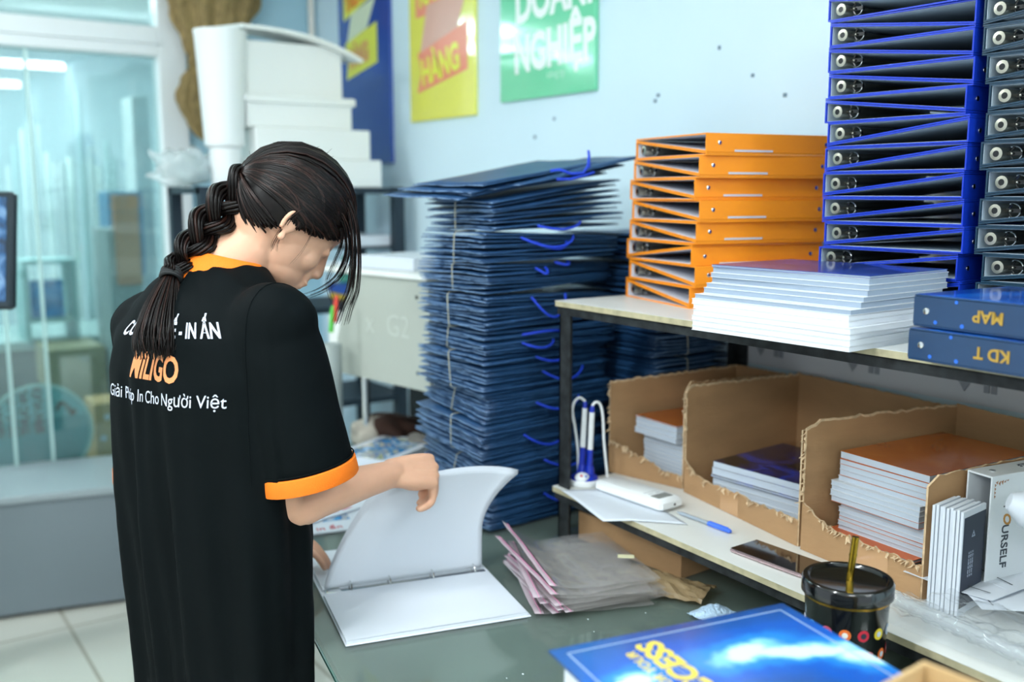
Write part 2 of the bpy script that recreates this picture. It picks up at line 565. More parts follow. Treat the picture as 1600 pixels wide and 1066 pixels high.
def binder_proto(name, color, inner, W, T, flat_bottom, mirror, strip, mech_y=0.0):
    """closed ring binder lying on its side: x runs from spine to fore edge, y along the spine, z up.
    The wedge is as thick as the spine at x=0 and thin at the fore edge."""
    th = 0.0026
    lo = th + 0.0008

    def P(x, z):
        if not flat_bottom: z = T - z
        if mirror: x = W - x
        return (x, z)
    k0 = (T - lo) / W

    def slab(x0, za0, zb0, x1, za1, zb1, y0, y1, g, mi):
        pts = [P(x0, za0), P(x1, za1), P(x1, zb1), P(x0, zb0)]
        vs = [(x, y0, z) for x, z in pts] + [(x, y1, z) for x, z in pts]
        g.add(vs, [(0, 1, 2, 3), (7, 6, 5, 4), (0, 4, 5, 1), (1, 5, 6, 2), (2, 6, 7, 3), (3, 7, 4, 0)], mi)
    root = thing('ring_binder', '', 'binder')
    g = G()
    slab(0, 0, th, W, 0, th, 0, BL, g, 0)
    slab(0, T - th, T, W, lo - 0.0004, lo + th - 0.0004, 0, BL, g, 0)
    slab(0, th, T - th, th, th, T - th, 0, BL, g, 0)
    cov = g.obj('cover', color, root)
    g = G()
    e = 0.0007
    slab(th, th, th + e, W - 0.012, th, th + e, 0.004, BL - 0.004, g, 0)
    slab(th, T - th - e, T - th, W - 0.03, lo + 0.03 * k0 - e, lo + 0.03 * k0, 0.004, BL - 0.004, g, 0)
    slab(th, th + e, T - th - e, th + e, th + e, T - th - e, 0.004, BL - 0.004, g, 0)
    g.obj('lining', inner, root)
    if True:
        g = G()
        cx, cz = P(0.022, T * 0.50)
        sgn = -1 if mirror else 1
        # spring barrel with a hollow end
        n = 16
        rr = T * 0.27
        for (r1, ya, r2, yb) in ((rr, 0.006 + mech_y, rr, BL - 0.006), (rr * 0.5, 0.0055 + mech_y, rr * 0.5, 0.03 + mech_y)):
            vs = []
            for (r_, y_) in ((r1, ya), (r2, yb)):
                for j in range(n):
                    a = 2 * math.pi * j / n
                    vs.append((cx + r_ * math.cos(a), y_, cz + r_ * math.sin(a)))
            g.add(vs, [(j, (j + 1) % n, n + (j + 1) % n, n + j) for j in range(n)], 0 if r1 == rr else 1)
        vs = []
        for r_ in (rr, rr * 0.5):
            for j in range(n):
                a = 2 * math.pi * j / n
                vs.append((cx + r_ * math.cos(a), mech_y + (0.006 if r_ == rr else 0.0055), cz + r_ * math.sin(a)))
        g.add(vs, [(j, (j + 1) % n, n + (j + 1) % n, n + j) for j in range(n)], 0)
        g.add(vs[n:], [tuple(range(n))], 1)
        # base plate and arms
        x2 = cx + sgn * 0.034
        g.box((min(cx, x2), 0.02 + mech_y, cz - 0.003), (max(cx, x2), 0.026 + mech_y, cz + 0.003), 1)
        g.ball((cx + sgn * 0.019, 0.017 + mech_y, cz), 0.0022, 0, 8, 6)
        for s2 in (-1, 1):
            g.tube([(cx + sgn * 0.016, 0.02 + mech_y, cz + s2 * 0.004), (cx + sgn * 0.020, 0.02 + mech_y, cz + s2 * T * 0.27)], 0.0018, 6, 1)
        mech = g.obj('ring_mechanism', [NICKEL, PLASTIC_B], root, smooth=True)
        for yy in (0.022 + mech_y,):
            rg = G()
            c2 = cx + sgn * 0.020
            pts = [(c2 + sgn * (T * 0.33) * math.cos(a), yy, cz + (T * 0.30) * math.sin(a)) for a in [R(-115 + 230 * i / 14) for i in range(15)]]
            rg.tube(pts, 0.0011, 6)
            rg.obj('ring', CHROME, mech, smooth=True)
    for yy in (0.03, BL - 0.03):
        g = G()
        x0, zc = P(0, T * 0.5)
        s2 = 1 if mirror else -1
        pts = [(x0 + s2 * 0.0002, yy, zc), (x0 + s2 * 0.0012, yy, zc), (x0 + s2 * 0.0018, yy, zc)]
        g.tube(pts, [0.0042, 0.004, 0.0022], 12)
        g.obj('rivet', CHROME, cov, smooth=True)
    if strip:
        g = G()
        x0, z0 = P(0, 0.002) if flat_bottom else P(0, T - 0.002)
        s2 = 1 if mirror else -1
        g.box((x0 + (0 if mirror else -0.0006), 0.065, 0.0012), (x0 + (0.0006 if mirror else 0), 0.155, 0.0052))
        g.obj('label_strip', mat('label_strip', 'c8ccd2', 0.4), root)
    return root


ORANGE = mat('orange_binder_vinyl', 'f7941a', 0.42, bump=0.04, bscale=220)
INWHITE = mat('binder_lining_white', 'd9dce6', 0.5)
BLUE = mat('royal_blue_vinyl', '1237b8', 0.3)
INBLUE = mat('binder_lining_grey', 'b4c3cf', 0.5)
NAVY = mat('dark_teal_navy_vinyl', '123449', 0.3)


# orange stack: near corner (1.405,1.40); fore-aft edge runs to the left-rear corner
d1 = V((1.465 - 1.405, 1.668 - 1.40, 0))
rot_o = math.atan2(d1.y, d1.x)
xo = V((math.cos(rot_o), math.sin(rot_o)))
yo = V((-math.sin(rot_o), math.cos(rot_o)))
# y axis of the binder must run to the right (+X world) so mirror the layer: origin at far end
of = [(0.0, 0.008), (-0.012, -0.008), (-0.012, 0.0), (0.0, 0.002), (0.004, 0.004), (0.006, -0.004), (-0.008, -0.014), (0.0, 0.0)]


def show_mech(spine_at_start, near_is_left):
    """the end with the hollow barrel is seen on the left-hand spines only"""
    return spine_at_start == near_is_left


def place_layers(near, ux, total_pairs, T, W, color, inner, colname, place, diagf, offf, group, near_is_left, strip):
    """ux: unit vector from near corner along the visible open end; binders extend away behind that end"""
    protos = {}
    uy = V((-ux.y, ux.x))            # left normal; the spine length must run to the opposite side of the viewer
    away = uy if uy.dot(V((near[0], near[1]))) > 0 else -uy
    hand = 1 if (away - uy).length < 1e-6 else -1
    z = SH2
    for k in range(total_pairs):
        diag = diagf(k)
        ju, jr = offf(k)
        for spine_at_start, upper in ((True, diag), (False, not diag)):
            mirror = not spine_at_start
            m_ = mirror if hand == 1 else (not mirror)
            fb = not upper
            key = (m_, fb)
            if key not in protos:
                protos[key] = binder_proto('ring_binder', color, inner, W, T, fb, m_, strip and spine_at_start, 0.0 if show_mech(spine_at_start, near_is_left) else 0.16)
                o = protos[key]
            else:
                o = dup(protos[key])
            if hand == 1:
                org = V((near[0], near[1])) + ux * ju
                ang = math.atan2(ux.y, ux.x)
            else:
                org = V((near[0], near[1])) + ux * (W + ju)
                ang = math.atan2(-ux.y, -ux.x)
            o.location = (org.x, org.y, z + (0.0 if fb else 0.0062))
            o.rotation_euler = (0, 0, ang + jr)
            nt_ = (total_pairs - 1 - k) * 2 + (0 if upper else 1)
            side = 'left' if (spine_at_start == near_is_left) else 'right'
            o['label'] = f'{colname} ring binder, {ordinal(nt_)} from top of {place}, its spine on the {side}'
            o['group'] = group
        z += T + 0.0066
    return z


ju_o = [0.004, -0.012, -0.010, 0.0, 0.0, 0.012, 0.008, 0.0]
r_o = random.Random(3)
place_layers((1.405, 1.40), V((d1.x, d1.y)).normalized(), 8, 0.0362, 0.268, ORANGE, INWHITE, 'orange', 'the orange stack',
             lambda k: k != 2, lambda k: (0.012 - k * 0.0035 + (0.006, -0.004, 0.012, 0.004, -0.002, 0.012, 0.0, -0.004)[k], r_o.uniform(-0.02, 0.02)), 'orange ring binders stacked on the top shelf', False, True)
r_b = random.Random(9)
# blue: visible end from left corner to right corner
ul = V((0.004, -0.275)).normalized()
place_layers((1.50, 1.180), ul, 14, 0.0374, 0.270, BLUE, INBLUE, 'royal blue', 'the blue stack',
             lambda k: k < 8, lambda k: (r_b.uniform(-0.004, 0.004) - k * 0.0004 + 0.003 * (k % 2), r_b.uniform(-0.02, 0.02)), 'royal blue ring binders stacked on the top shelf', True, False)
r_n = random.Random(11)
place_layers((1.512, 0.892), V((0.0, -1.0)), 13, 0.0374, 0.270, NAVY, INBLUE, 'dark navy', 'the navy stack',
             lambda k: True, lambda k: (r_n.uniform(-0.004, 0.004) + (0.010 if k in (2, 5) else -0.002) + (0.004 - 0.0045 * max(0, k - 8)), r_n.uniform(-0.02, 0.02)), 'dark navy ring binders at the right edge of the top shelf', True, False)

# ------------------------------------------------------------------ booklets
def booklet_proto(w_, d_, h, covers, name='booklet', label='', cat='booklet', pages=None):
    t = thing(name, label, cat)
    g = G()
    g.box((0.001, 0.001, 0.0005), (w_ - 0.001, d_ - 0.001, h - 0.0005))
    g.obj('pages', pages or mat('page_edges', 'c3cedb', 0.8, noise_amt=0.10, scale=300, stretch=(0.02, 0.02, 4)), t)
    g = G()
    g.box((0, 0, h - 0.0005), (w_, d_, h))
    g.box((0, 0, 0), (w_, d_, 0.0005))
    g.box((0, 0, 0.0005), (0.0008, d_, h - 0.0005)) if False else None
    g.obj('cover', covers, t)
    return t


def pile(org, rot, w_, d_, hs, covmats, labelf, group, jit=0.003, seed=1, shift=None, pg=None):
    """a pile of booklets; org = front-left corner, w along rot, d perpendicular"""
    rr = random.Random(seed)
    n = len(hs)
    protos = {}
    zz = org[2]
    for k in range(n):
        cm = covmats(k)
        pm = pg(k) if pg else None
        key = (round(hs[k], 4), cm.name, pm.name if pm else '')
        if key not in protos:
            protos[key] = booklet_proto(w_, d_, hs[k], cm, pages=pm)
            o = protos[key]
        else: o = dup(protos[key])
        sx, sy = shift(k) if shift else (0, 0)
        c, s_ = math.cos(rot), math.sin(rot)
        jx, jy = rr.uniform(-jit, jit) + sx, rr.uniform(-jit, jit) + sy
        o.location = (org[0] + jx * c - jy * s_, org[1] + jx * s_ + jy * c, zz)
        o.rotation_euler = (0, 0, rot + rr.uniform(-0.012, 0.012))
        o['label'] = labelf(n - 1 - k)
        o['group'] = group
        zz += hs[k] + 0.0003
    return zz


def picture_mat(name, stops, scale=6, rough=0.25, seed=0.0, dist=1.0, detail=3):
    m = mat(name, 'ffffff', rough, coat=0.6)
    nt = m.node_tree
    b = nt.nodes['Principled BSDF']
    n = nt.nodes.new('ShaderNodeTexNoise')
    n.inputs['Scale'].default_value = scale
    n.inputs['Detail'].default_value = detail
    n.inputs['Distortion'].default_value = dist
    tc = nt.nodes.new('ShaderNodeTexCoord')
    mp = nt.nodes.new('ShaderNodeMapping')
    mp.inputs['Location'].default_value = (seed, seed * 2, 0)
    nt.links.new(tc.outputs['Object'], mp.inputs[0])
    nt.links.new(mp.outputs[0], n.inputs['Vector'])
    cr = nt.nodes.new('ShaderNodeValToRGB')
    e = cr.color_ramp.elements
    e[0].position, e[0].color = stops[0][0], lin(stops[0][1])
    e[1].position, e[1].color = stops[-1][0], lin(stops[-1][1])
    for p, c in stops[1:-1]:
        q = e.new(p)
        q.color = lin(c)
    nt.links.new(n.outputs[0], cr.inputs[0])
    nt.links.new(cr.outputs[0], b.inputs['Base Color'])
    return m


COV_BLUE = picture_mat('blue_violet_cover', [(0.3, '0f1f6e'), (0.5, '1a3f9c'), (0.62, '4a4fb4'), (0.75, '2b6fc8')], 9)
COV_WHITE = mat('white_cover', 'e2e7ec', 0.35)
COV_ORANGE = picture_mat('orange_cover', [(0.0, 'c4641a'), (0.60, 'd06a18'), (0.64, '6a5a2a'), (0.7, 'd9d2b0'), (0.8, 'c4641a')], 7, seed=3)
COV_ORANGE2 = picture_mat('orange_back_cover', [(0.3, 'b45a14'), (0.55, 'c4661a'), (0.75, 'cf7a2c')], 5, seed=1)
COV_BLACKBLUE = picture_mat('black_blue_cover', [(0.40, '04060c'), (0.52, '071c66'), (0.60, '0a37b4'), (0.66, '05103a'), (0.8, '0a2f9c')], 7, seed=5)
COV_EDGE = mat('orange_edge_cover', 'cf6a3a', 0.5)

hs = [0.0075, 0.009, 0.0075, 0.009, 0.0075, 0.009, 0.0075, 0.009, 0.0075, 0.009, 0.0075, 0.009, 0.004]
pile((1.262, 0.912, SH2), R(3), 0.222, 0.305, hs, lambda k: COV_BLUE if k == 12 else COV_WHITE,
     lambda n: 'thin booklet with blue violet cover lying on the white pile' if n == 0 else f'white-edged booklet, {ordinal(n)} from the top of the pile beside the orange binders',
     'white booklets piled on the top shelf', 0.002, 4,
     lambda k: ((-0.050 if k < 4 else (-0.040 if k < 7 else (-0.012 if k < 9 else 0))) + 0.001 * k, -0.012 * (k < 4)),
     lambda k: mat('page_edges_grey', '97a6b8', 0.8, noise_amt=0.12, scale=300, stretch=(0.02, 0.02, 4)) if k >= 6 else mat('page_edges_white', 'dfe4ea', 0.8, noise_amt=0.06, scale=300, stretch=(0.02, 0.02, 4)))

# two blue picture binders with gold spine lettering on the right
GOLD = mat('gold_lettering', 'c9a24a', 0.3, 0.6)
STAR = mat('printed_blue_glow', '2a6cd8', 0.4)
BOOKBLUE = mat('deep_blue_laminated_board', '12375c', 0.28, noise_amt=0.25, scale=6, coat=0.4)
GALAXY = picture_mat('galaxy_cover', [(0.3, '08265c'), (0.5, '0d4fb8'), (0.62, '1a78e6'), (0.75, '0b3f94')], 5, seed=9)


def thick_binder(name, label, T, W, L, cov, top, parent_col='binder', group=None):
    t = thing(name, label, parent_col, group=group)
    th = 0.003
    g = G()
    g.box((0, 0, 0), (W, L, th), 0, bev=0.001)
    g.box((0, 0, T - th), (W, L, T), 0, bev=0.001)
    g.box((0, 0, th), (th, L, T - th), 0)
    g.obj('cover', [cov], t)
    G().box((0.003, 0.003, T), (W - 0.002, L - 0.003, T + 0.0004)).obj('cover_print', top, t)
    G().box((th + 0.012, 0.008, th + 0.0005), (W - 0.014, L - 0.008, T - th - 0.004)).obj('pages', mat('page_edges', 'c3cedb', 0.8), t)
    for yy in (0.02, L - 0.02):
        g = G()
        g.tube([(0.0, yy, T / 2), (-0.0014, yy, T / 2), (-0.002, yy, T / 2)], [0.005, 0.0045, 0.002], 12)
        g.obj('rivet', CHROME, t, smooth=True)
    return t


# spine faces the viewer: local x away from viewer, local y to the left -> origin at the right end
for k in range(2):
    t = thick_binder('picture_binder', ('deep blue binder with gold KD on its spine, lower of two at the right edge', 'deep blue binder with gold MAP on its spine, upper of two at the right edge')[k],
                     0.044, 0.215, 0.315, BOOKBLUE, GALAXY, group='deep blue binders at the front right of the top shelf')
    a = R(-3)
    t.rotation_euler = (0, 0, a)
    t.location = (1.232 - 0.315 * math.sin(-a) * -1 * -1 + (0.004 if k else -0.004), 0.812 - 0.315 * math.cos(a), SH2 + 0.0005 + k * 0.0462)
    g = G()
    mx = Matrix(((0, 0, -1, -0.0006), (-1, 0, 0, 0.0), (0, 1, 0, 0), (0, 0, 0, 1)))
    # lettering stands on its head: rotate by half a turn
    mx2 = Matrix(((0, 0, -1, -0.0008), (1, 0, 0, 0.182 if k else 0.165), (0, -1, 0, 0.030), (0, 0, 0, 1)))
    put_text(g, 'MAP' if k else 'KD T', 0.022, mx2, bold=0.0006)
    g.obj('spine_lettering', GOLD, t)
    for (yy, zz, r_) in ((0.28, 0.008, 0.0028), (0.24, 0.007, 0.003), (0.25, 0.038, 0.0025)):
        g = G()
        g.tube([(-0.0003, yy, zz), (-0.0006, yy, zz)], [r_, r_], 10)
        g.obj('spine_print', STAR, t)
print('SECTION2', len(bpy.data.objects))

# ------------------------------------------------------------------ stacked bundles of navy paper bags
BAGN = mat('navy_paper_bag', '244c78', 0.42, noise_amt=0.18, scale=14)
BAGE = mat('worn_lit_bag_fold', '7597c0', 0.5, noise_amt=0.35, scale=60)  # fold wear, lightened further to paint in the brighter light on the left face
BAND = mat('rubber_band', 'b9b7a2', 0.6)
ROPE = mat('blue_rope', '1440d0', 0.6, bump=0.3, bscale=400)
bag_meshes = {}


def bag_mesh(v):
    if v in bag_meshes: return bag_meshes[v]
    rr = random.Random(v)
    g = G()
    a, b, c, e = rr.uniform(0, 6), rr.uniform(0, 6), rr.uniform(0.0008, 0.0022), rr.uniform(-1, 1)
    Lx, Ly = 0.385, 0.245

    def fn(u, w):
        z = c * math.sin(a + 5 * u + 2 * w) + 0.0012 * math.sin(b + 9 * w + 3 * u) - 0.002 * e * (1 - u) * w
        return (u * Lx + 0.0012 * math.sin(w * 30 + a), w * Ly + 0.001 * math.sin(u * 40 + b), z)
    # folded body: two leaves joined at the folded edge, with a small gusset layer between
    g.sheet(10, 7, fn, 0.0016, 0)
    g.sheet(10, 5, lambda u, w: (fn(u, w * 0.93)[0], fn(u, w * 0.93)[1] + 0.004, fn(u, w)[2] + 0.0022 + 0.0012 * math.sin(3 * u + b)), 0.0012, 0)
    # worn folds on both visible edges; the short edge's colour also carries its stronger light
    n = 24
    g.tube([(V(fn(0, i / n)) + V((-0.0004, 0, 0))) for i in range(n + 1)], 0.0012, 5, 1, flat=1.2)
    g.tube([(V(fn(i / n, 0)) + V((0, -0.0004, 0))) for i in range(n + 1)], 0.0010, 5, 2)
    me = g.mesh('paper_bag', [BAGN, BAGE, mat('bag_edge', '2f5a86', 0.45, noise_amt=0.3, scale=50)], smooth='all')
    bag_meshes[v] = me
    return me


def rope_handle(g, x0, x1, drop, out, z):
    pts = []
    for i in range(17):
        u = i / 16
        s_ = math.sin(math.pi * u)
        pts.append((x0 + (x1 - x0) * u, -0.002 - out * s_ ** 0.6, z - drop * s_ ** 0.8))
    g.tube(pts, 0.0029, 8)


def bag_bundle(loc, rot, nbag, pitch, tilt, roll, seed, label, group, handles=(), lift=0.0):
    """bags lie flat: local x along the long edge, y along the short one"""
    nbag = max(4, round(nbag * 0.80))
    pitch = pitch * 1.25
    rr = random.Random(seed)
    t = thing('paper_bag_bundle', label, 'paper bags', loc, 0, group)
    t.rotation_mode = 'XYZ'
    t.rotation_euler = (0, -lift, rot)
    h = 0
    for k in range(nbag):
        me = bag_mesh(rr.randrange(10))
        o = bpy.data.objects.new('paper_bag', me)
        COL.objects.link(o)
        o.parent = t
        f = k / max(1, nbag - 1)
        o.location = (rr.uniform(-0.007, 0.007), rr.uniform(-0.005, 0.005), 0.003 + k * pitch + 0.0)
        # bags squeezed by the band at the short edge: ends fan a little
        o.rotation_euler = ((tilt[0] + (tilt[1] - tilt[0]) * f if isinstance(tilt, tuple) else tilt) + rr.uniform(-0.004, 0.004), -roll * (f - 0.3) + rr.uniform(-0.003, 0.003), rr.uniform(-0.012, 0.012))
        h = k * pitch
    g = G()
    yb = 0.125 + rr.uniform(-0.02, 0.02)
    zt = h + 0.008
    lean = rr.uniform(-0.012, 0.012)
    g.tube([(0.05, yb + lean, zt), (0.0, yb + lean, zt - 0.001), (-0.0055, yb + lean * 0.7, zt - 0.006), (-0.006, yb, zt / 2), (-0.0055, yb - lean * 0.7, 0.004), (0.0, yb - lean, -0.0005), (0.05, yb - lean, -0.0005)], 0.0015, 6, flat=0.8)
    bo = g.obj('rubber_band', BAND, t, smooth=True)
    if isinstance(tilt, tuple): bo.rotation_euler = ((tilt[0] + tilt[1]) / 2, 0, 0)
    for (x0, x1, dr, out, zf) in handles:
        g = G()
        rope_handle(g, x0, x1, dr, out, h * zf)
        g.obj('rope_handle', ROPE, t, smooth=True)
    return t


# left column face to the left rear, long face to the right
bag_rot = math.atan2(1.83 - 1.80, 1.55 - 1.165)
specs = [  # z, nbags, dx, dy, drot, tilt, roll, handles
    (0.752, 13, 0.010, 0.000, 0.02, 0.10, 0.02, ((0.16, 0.30, 0.03, 0.02, 0.9),)),
    (0.835, 13, -0.006, 0.004, -0.05, 0.16, 0.03, ((0.17, 0.30, 0.02, 0.02, 0.9),)),
    (0.921, 13, -0.008, 0.000, 0.04, 0.14, 0.02, ((0.12, 0.26, 0.03, 0.02, 0.6),)),
    (1.002, 10, 0.004, 0.004, -0.02, 0.06, 0.0, ((0.14, 0.27, 0.02, 0.022, 0.6),)),
    (1.066, 14, -0.004, 0.000, 0.03, 0.04, -0.02, ((0.15, 0.24, 0.012, 0.02, 0.95), (0.17, 0.30, 0.025, 0.02, 0.5))),
    (1.152, 9, 0.004, 0.006, -0.03, 0.0, 0.0, ((0.10, 0.21, -0.006, 0.02, 0.9), (0.10, 0.19, 0.012, 0.022, 0.5))),
    (1.208, 13, 0.000, 0.000, 0.02, 0.02, -0.05, ((0.13, 0.235, 0.048, 0.022, 1.0),)),
    (1.292, 10, 0.006, 0.000, 0.05, -0.04, -0.04, ((0.14, 0.17, 0.012, 0.02, 0.9), (0.20, 0.24, 0.006, 0.02, 1.1))),
    (1.355, 11, -0.002, 0.004, -0.04, -0.02, -0.06, ((0.10, 0.25, 0.022, 0.03, 0.9), (0.14, 0.23, 0.014, 0.026, 0.7))),
    (1.424, 11, 0.024, 0.000, 0.00, 0.0, 0.11, ((0.12, 0.25, 0.012, 0.02, 0.1),)),
]
names = ['topmost banded bundle of navy paper bags in the tall stack']
nb = len(specs)
for k, (z, n, dx, dy, dr, tilt, roll, hd) in enumerate(specs):
    n_top = nb - 1 - k
    lab = f'banded bundle of navy paper bags, {ordinal(n_top + 1)} down in the tall stack beside the rack'
    if n_top == 0: lab = 'banded bundle of navy paper bags, highest banded one of the tall stack beside the rack'
    cum = (0.0, 0.07, 0.12, 0.10, 0.05, 0.03, 0.02, 0.0, -0.01, -0.01, 0.0)
    bag_bundle((1.168 + dx, 1.795 + dy, z), bag_rot + dr, n, 0.0062, (cum[k], cum[k + 1]), roll, 40 + k, lab, 'banded bundles of navy paper bags stacked beside the rack', hd, 0.05 if n_top == 0 else 0.0)
# loose bags on the very top, tilted up to the right
t = thing('paper_bag_bundle', 'loose navy paper bags with a looped blue rope, spread atop the tall stack', 'paper bags', (1.168, 1.80, 1.490))
for k in range(6):
    o = bpy.data.objects.new('paper_bag', bag_mesh(k))
    COL.objects.link(o)
    o.parent = t
    o.location = (-0.05 + 0.026 * k * (1 if k % 2 else 0.4), 0.02 - 0.008 * k, 0.006 + 0.0062 * k)
    o.rotation_euler = (0.02, -0.125 - 0.008 * k, bag_rot + (0.14, -0.06, 0.10, -0.02, 0.05, -0.05)[k])
g = G()
pts = [(0.17, -0.01, 0.066), (0.185, -0.022, 0.069), (0.215, -0.028, 0.060), (0.25, -0.026, 0.062), (0.275, -0.012, 0.078), (0.287, 0.0, 0.104), (0.290, 0.006, 0.112), (0.292, 0.006, 0.104), (0.288, 0.0, 0.084), (0.285, -0.004, 0.074)]
g.tube(pts, 0.003, 8)
g.tube([(0.18, -0.02, 0.048), (0.21, -0.03, 0.048), (0.25, -0.03, 0.056), (0.285, -0.02, 0.064)], 0.003, 8)
g.obj('rope_handle', ROPE, t, smooth=True)
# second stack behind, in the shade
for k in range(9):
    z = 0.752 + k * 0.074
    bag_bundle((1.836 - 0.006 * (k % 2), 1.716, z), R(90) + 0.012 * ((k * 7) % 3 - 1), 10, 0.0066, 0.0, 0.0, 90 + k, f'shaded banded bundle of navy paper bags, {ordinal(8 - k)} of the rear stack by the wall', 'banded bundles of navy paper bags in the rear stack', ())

# ------------------------------------------------------------------ lower shelf: torn cardboard cartons with booklets
def torn_panel(g, p0, p1, z0, zt, amp, seed, th=0.004, n=36, m=0, me=1):
    """upright board from p0 to p1 (xy) with a torn top edge following zt(u)"""
    rr = random.Random(seed)
    a = V((p0[0], p0[1], 0))
    b = V((p1[0], p1[1], 0))
    d = (b - a).normalized()
    nn = V((-d.y, d.x, 0)) * (th / 2)
    vs, fs, ms = [], [], []
    zs = []
    for i in range(n + 1):
        u = i / n
        zs.append(zt(u) + rr.uniform(-amp, amp))
    for i in range(n + 1):
        p = a.lerp(b, i / n)
        curl = rr.uniform(-1, 1) * amp * 0.35
        zz = zs[i]
        zm = zz - max(0.004, amp)
        for q, off in ((p + nn, 0), (p - nn, 0)):
            vs.append((q.x, q.y, z0))
            vs.append((q.x, q.y, zm))
            vs.append((q.x + nn.x * curl * 300, q.y + nn.y * curl * 300, zz - (rr.uniform(0, amp * 1.5) if off else 0)))
    for i in range(n):
        o, k = i * 6, i * 6 + 6
        for (x, y) in ((0, 1), (1, 2)):
            fs.append((o + x, k + x, k + y, o + y)); ms.append(m if y == 1 else (me if amp > 0.002 else m))
            fs.append((o + 3 + y, k + 3 + y, k + 3 + x, o + 3 + x)); ms.append(m)
        fs.append((o + 2, k + 2, k + 5, o + 5)); ms.append(me)
        fs.append((o + 3, k + 3, k, o)); ms.append(m)
    for o in (0, n * 6):
        fs.append((o, o + 1, o + 4, o + 3)); ms.append(me)
        fs.append((o + 1, o + 2, o + 5, o + 4)); ms.append(me)
    base = len(g.v)
    g.v += vs
    g.f += [tuple(x + base for x in f) for f in fs]
    g.m += ms


def shreds(g, pts, seed, m=1, n=26):
    rr = random.Random(seed)
    for k in range(n):
        u = rr.random()
        i = min(int(u * (len(pts) - 1)), len(pts) - 2)
        p = V(pts[i]).lerp(V(pts[i + 1]), u * (len(pts) - 1) - i)
        l = rr.uniform(0.004, 0.011)
        q = p + V((-rr.uniform(0.001, 0.007), rr.uniform(-0.006, 0.006), rr.uniform(-l, l * 0.4)))
        q2 = q + V((-rr.uniform(0, 0.004), rr.uniform(-0.006, 0.006), -rr.uniform(0, 0.006)))
        g.tube([p, q, q2], [0.0026, 0.002, 0.0006], 4, m, flat=0.4)


def lerpf(pts):
    def f(u):
        for (a, za), (b, zb) in zip(pts, pts[1:]):
            if u <= b: return za + (zb - za) * (u - a) / (b - a)
        return pts[-1][1]
    return f


def carton(label, FL, FR, BR, BL_, front, left, right, back, seed, tape=None, group='torn cardboard cartons on the lower shelf'):
    """corners: front-left, front-right, back-right, back-left (xy). front.. = edge profiles"""
    t = thing('cardboard_carton', label, 'box', (0, 0, SH1 + 0.0005), 0, group)
    for nm, p, q, pf, amp, sd in (('front_panel', FL, FR, front, 0.0035, 1), ('left_panel', BL_, FL, left, 0.0022, 2), ('right_panel', FR, BR, right, 0.0022, 3), ('back_panel', BR, BL_, back, 0.0012, 4)):
        g = G()
        torn_panel(g, p, q, 0, lerpf(pf), amp, seed * 10 + sd)
        if nm == 'front_panel':
            n = 12
            pts = [(FL[0] + (FR[0] - FL[0]) * i / n - 0.002, FL[1] + (FR[1] - FL[1]) * i / n, lerpf(front)(i / n)) for i in range(n + 1)]
            shreds(g, pts, seed, 1, 34)
        if nm == 'left_panel':
            z1 = lerpf(left)(1.0)
            shreds(g, [(FL[0] - 0.001, FL[1], z1 * 0.45), (FL[0] - 0.001, FL[1], z1)], seed + 3, 1, 16)
        g.obj(nm, [CARD, CARD_EDGE], t)
    G().prism([FL, FR, BR, BL_], 0, 0.004).obj('bottom_panel', CARD, t)
    if tape:
        g = G()
        a, b = V((*FL, 0)), V((*FR, 0))
        d = (b - a).normalized()
        nn = V((d.y, -d.x, 0))
        if nn.x > 0: nn = -nn
        for (u0, u1, z1) in tape:
            p, q = a.lerp(b, u0) + nn * 0.0024, a.lerp(b, u1) + nn * 0.0024
            g.add([(p.x, p.y, 0.001), (q.x, q.y, 0.001), (q.x, q.y, z1), (p.x, p.y, z1)], [(0, 1, 2, 3)])
        g.obj('packing_tape', mat('clear_tape', 'c49a70', 0.2, coat=0.5), t)
    return t


H = 0.225
carton('torn brown carton with orange booklets, left one on the lower shelf', (1.452, 1.71), (1.496, 1.516), (1.80, 1.50), (1.80, 1.65),
       [(0, 0.075), (0.25, 0.066), (0.4, 0.052), (0.62, 0.045), (0.75, 0.03), (1, 0.028)], [(0, H), (1, H - 0.012)], [(0, 0.21), (0.05, 0.235), (1, H)], [(0, H), (1, H)], 1)
carton('torn brown carton with dark blue booklets, middle one on the lower shelf', (1.485, 1.498), (1.418, 1.138), (1.80, 1.085), (1.83, 1.485),
       [(0, 0.075), (0.03, 0.062), (0.15, 0.045), (0.45, 0.048), (0.7, 0.046), (1, 0.05)], [(0, 0.226), (0.6, 0.230), (0.96, 0.232), (1, 0.225)], [(0, 0.215), (1, 0.222)], [(0, 0.222), (1, 0.226)], 2,
       tape=[(0.36, 0.52, 0.047)])
carton('torn brown carton full of orange and white booklets, right one on the lower shelf', (1.412, 1.125), (1.386, 0.868), (1.80, 0.80), (1.79, 1.07),
       [(0, 0.092), (0.10, 0.075), (0.28, 0.058), (0.5, 0.056), (1, 0.054)], [(0, 0.232), (0.9, 0.238), (1, 0.222)], [(0, 0.185), (0.05, 0.20), (1, 0.215)], [(0, 0.215), (1, 0.232)], 3,
       tape=[(0.45, 0.75, 0.055)])

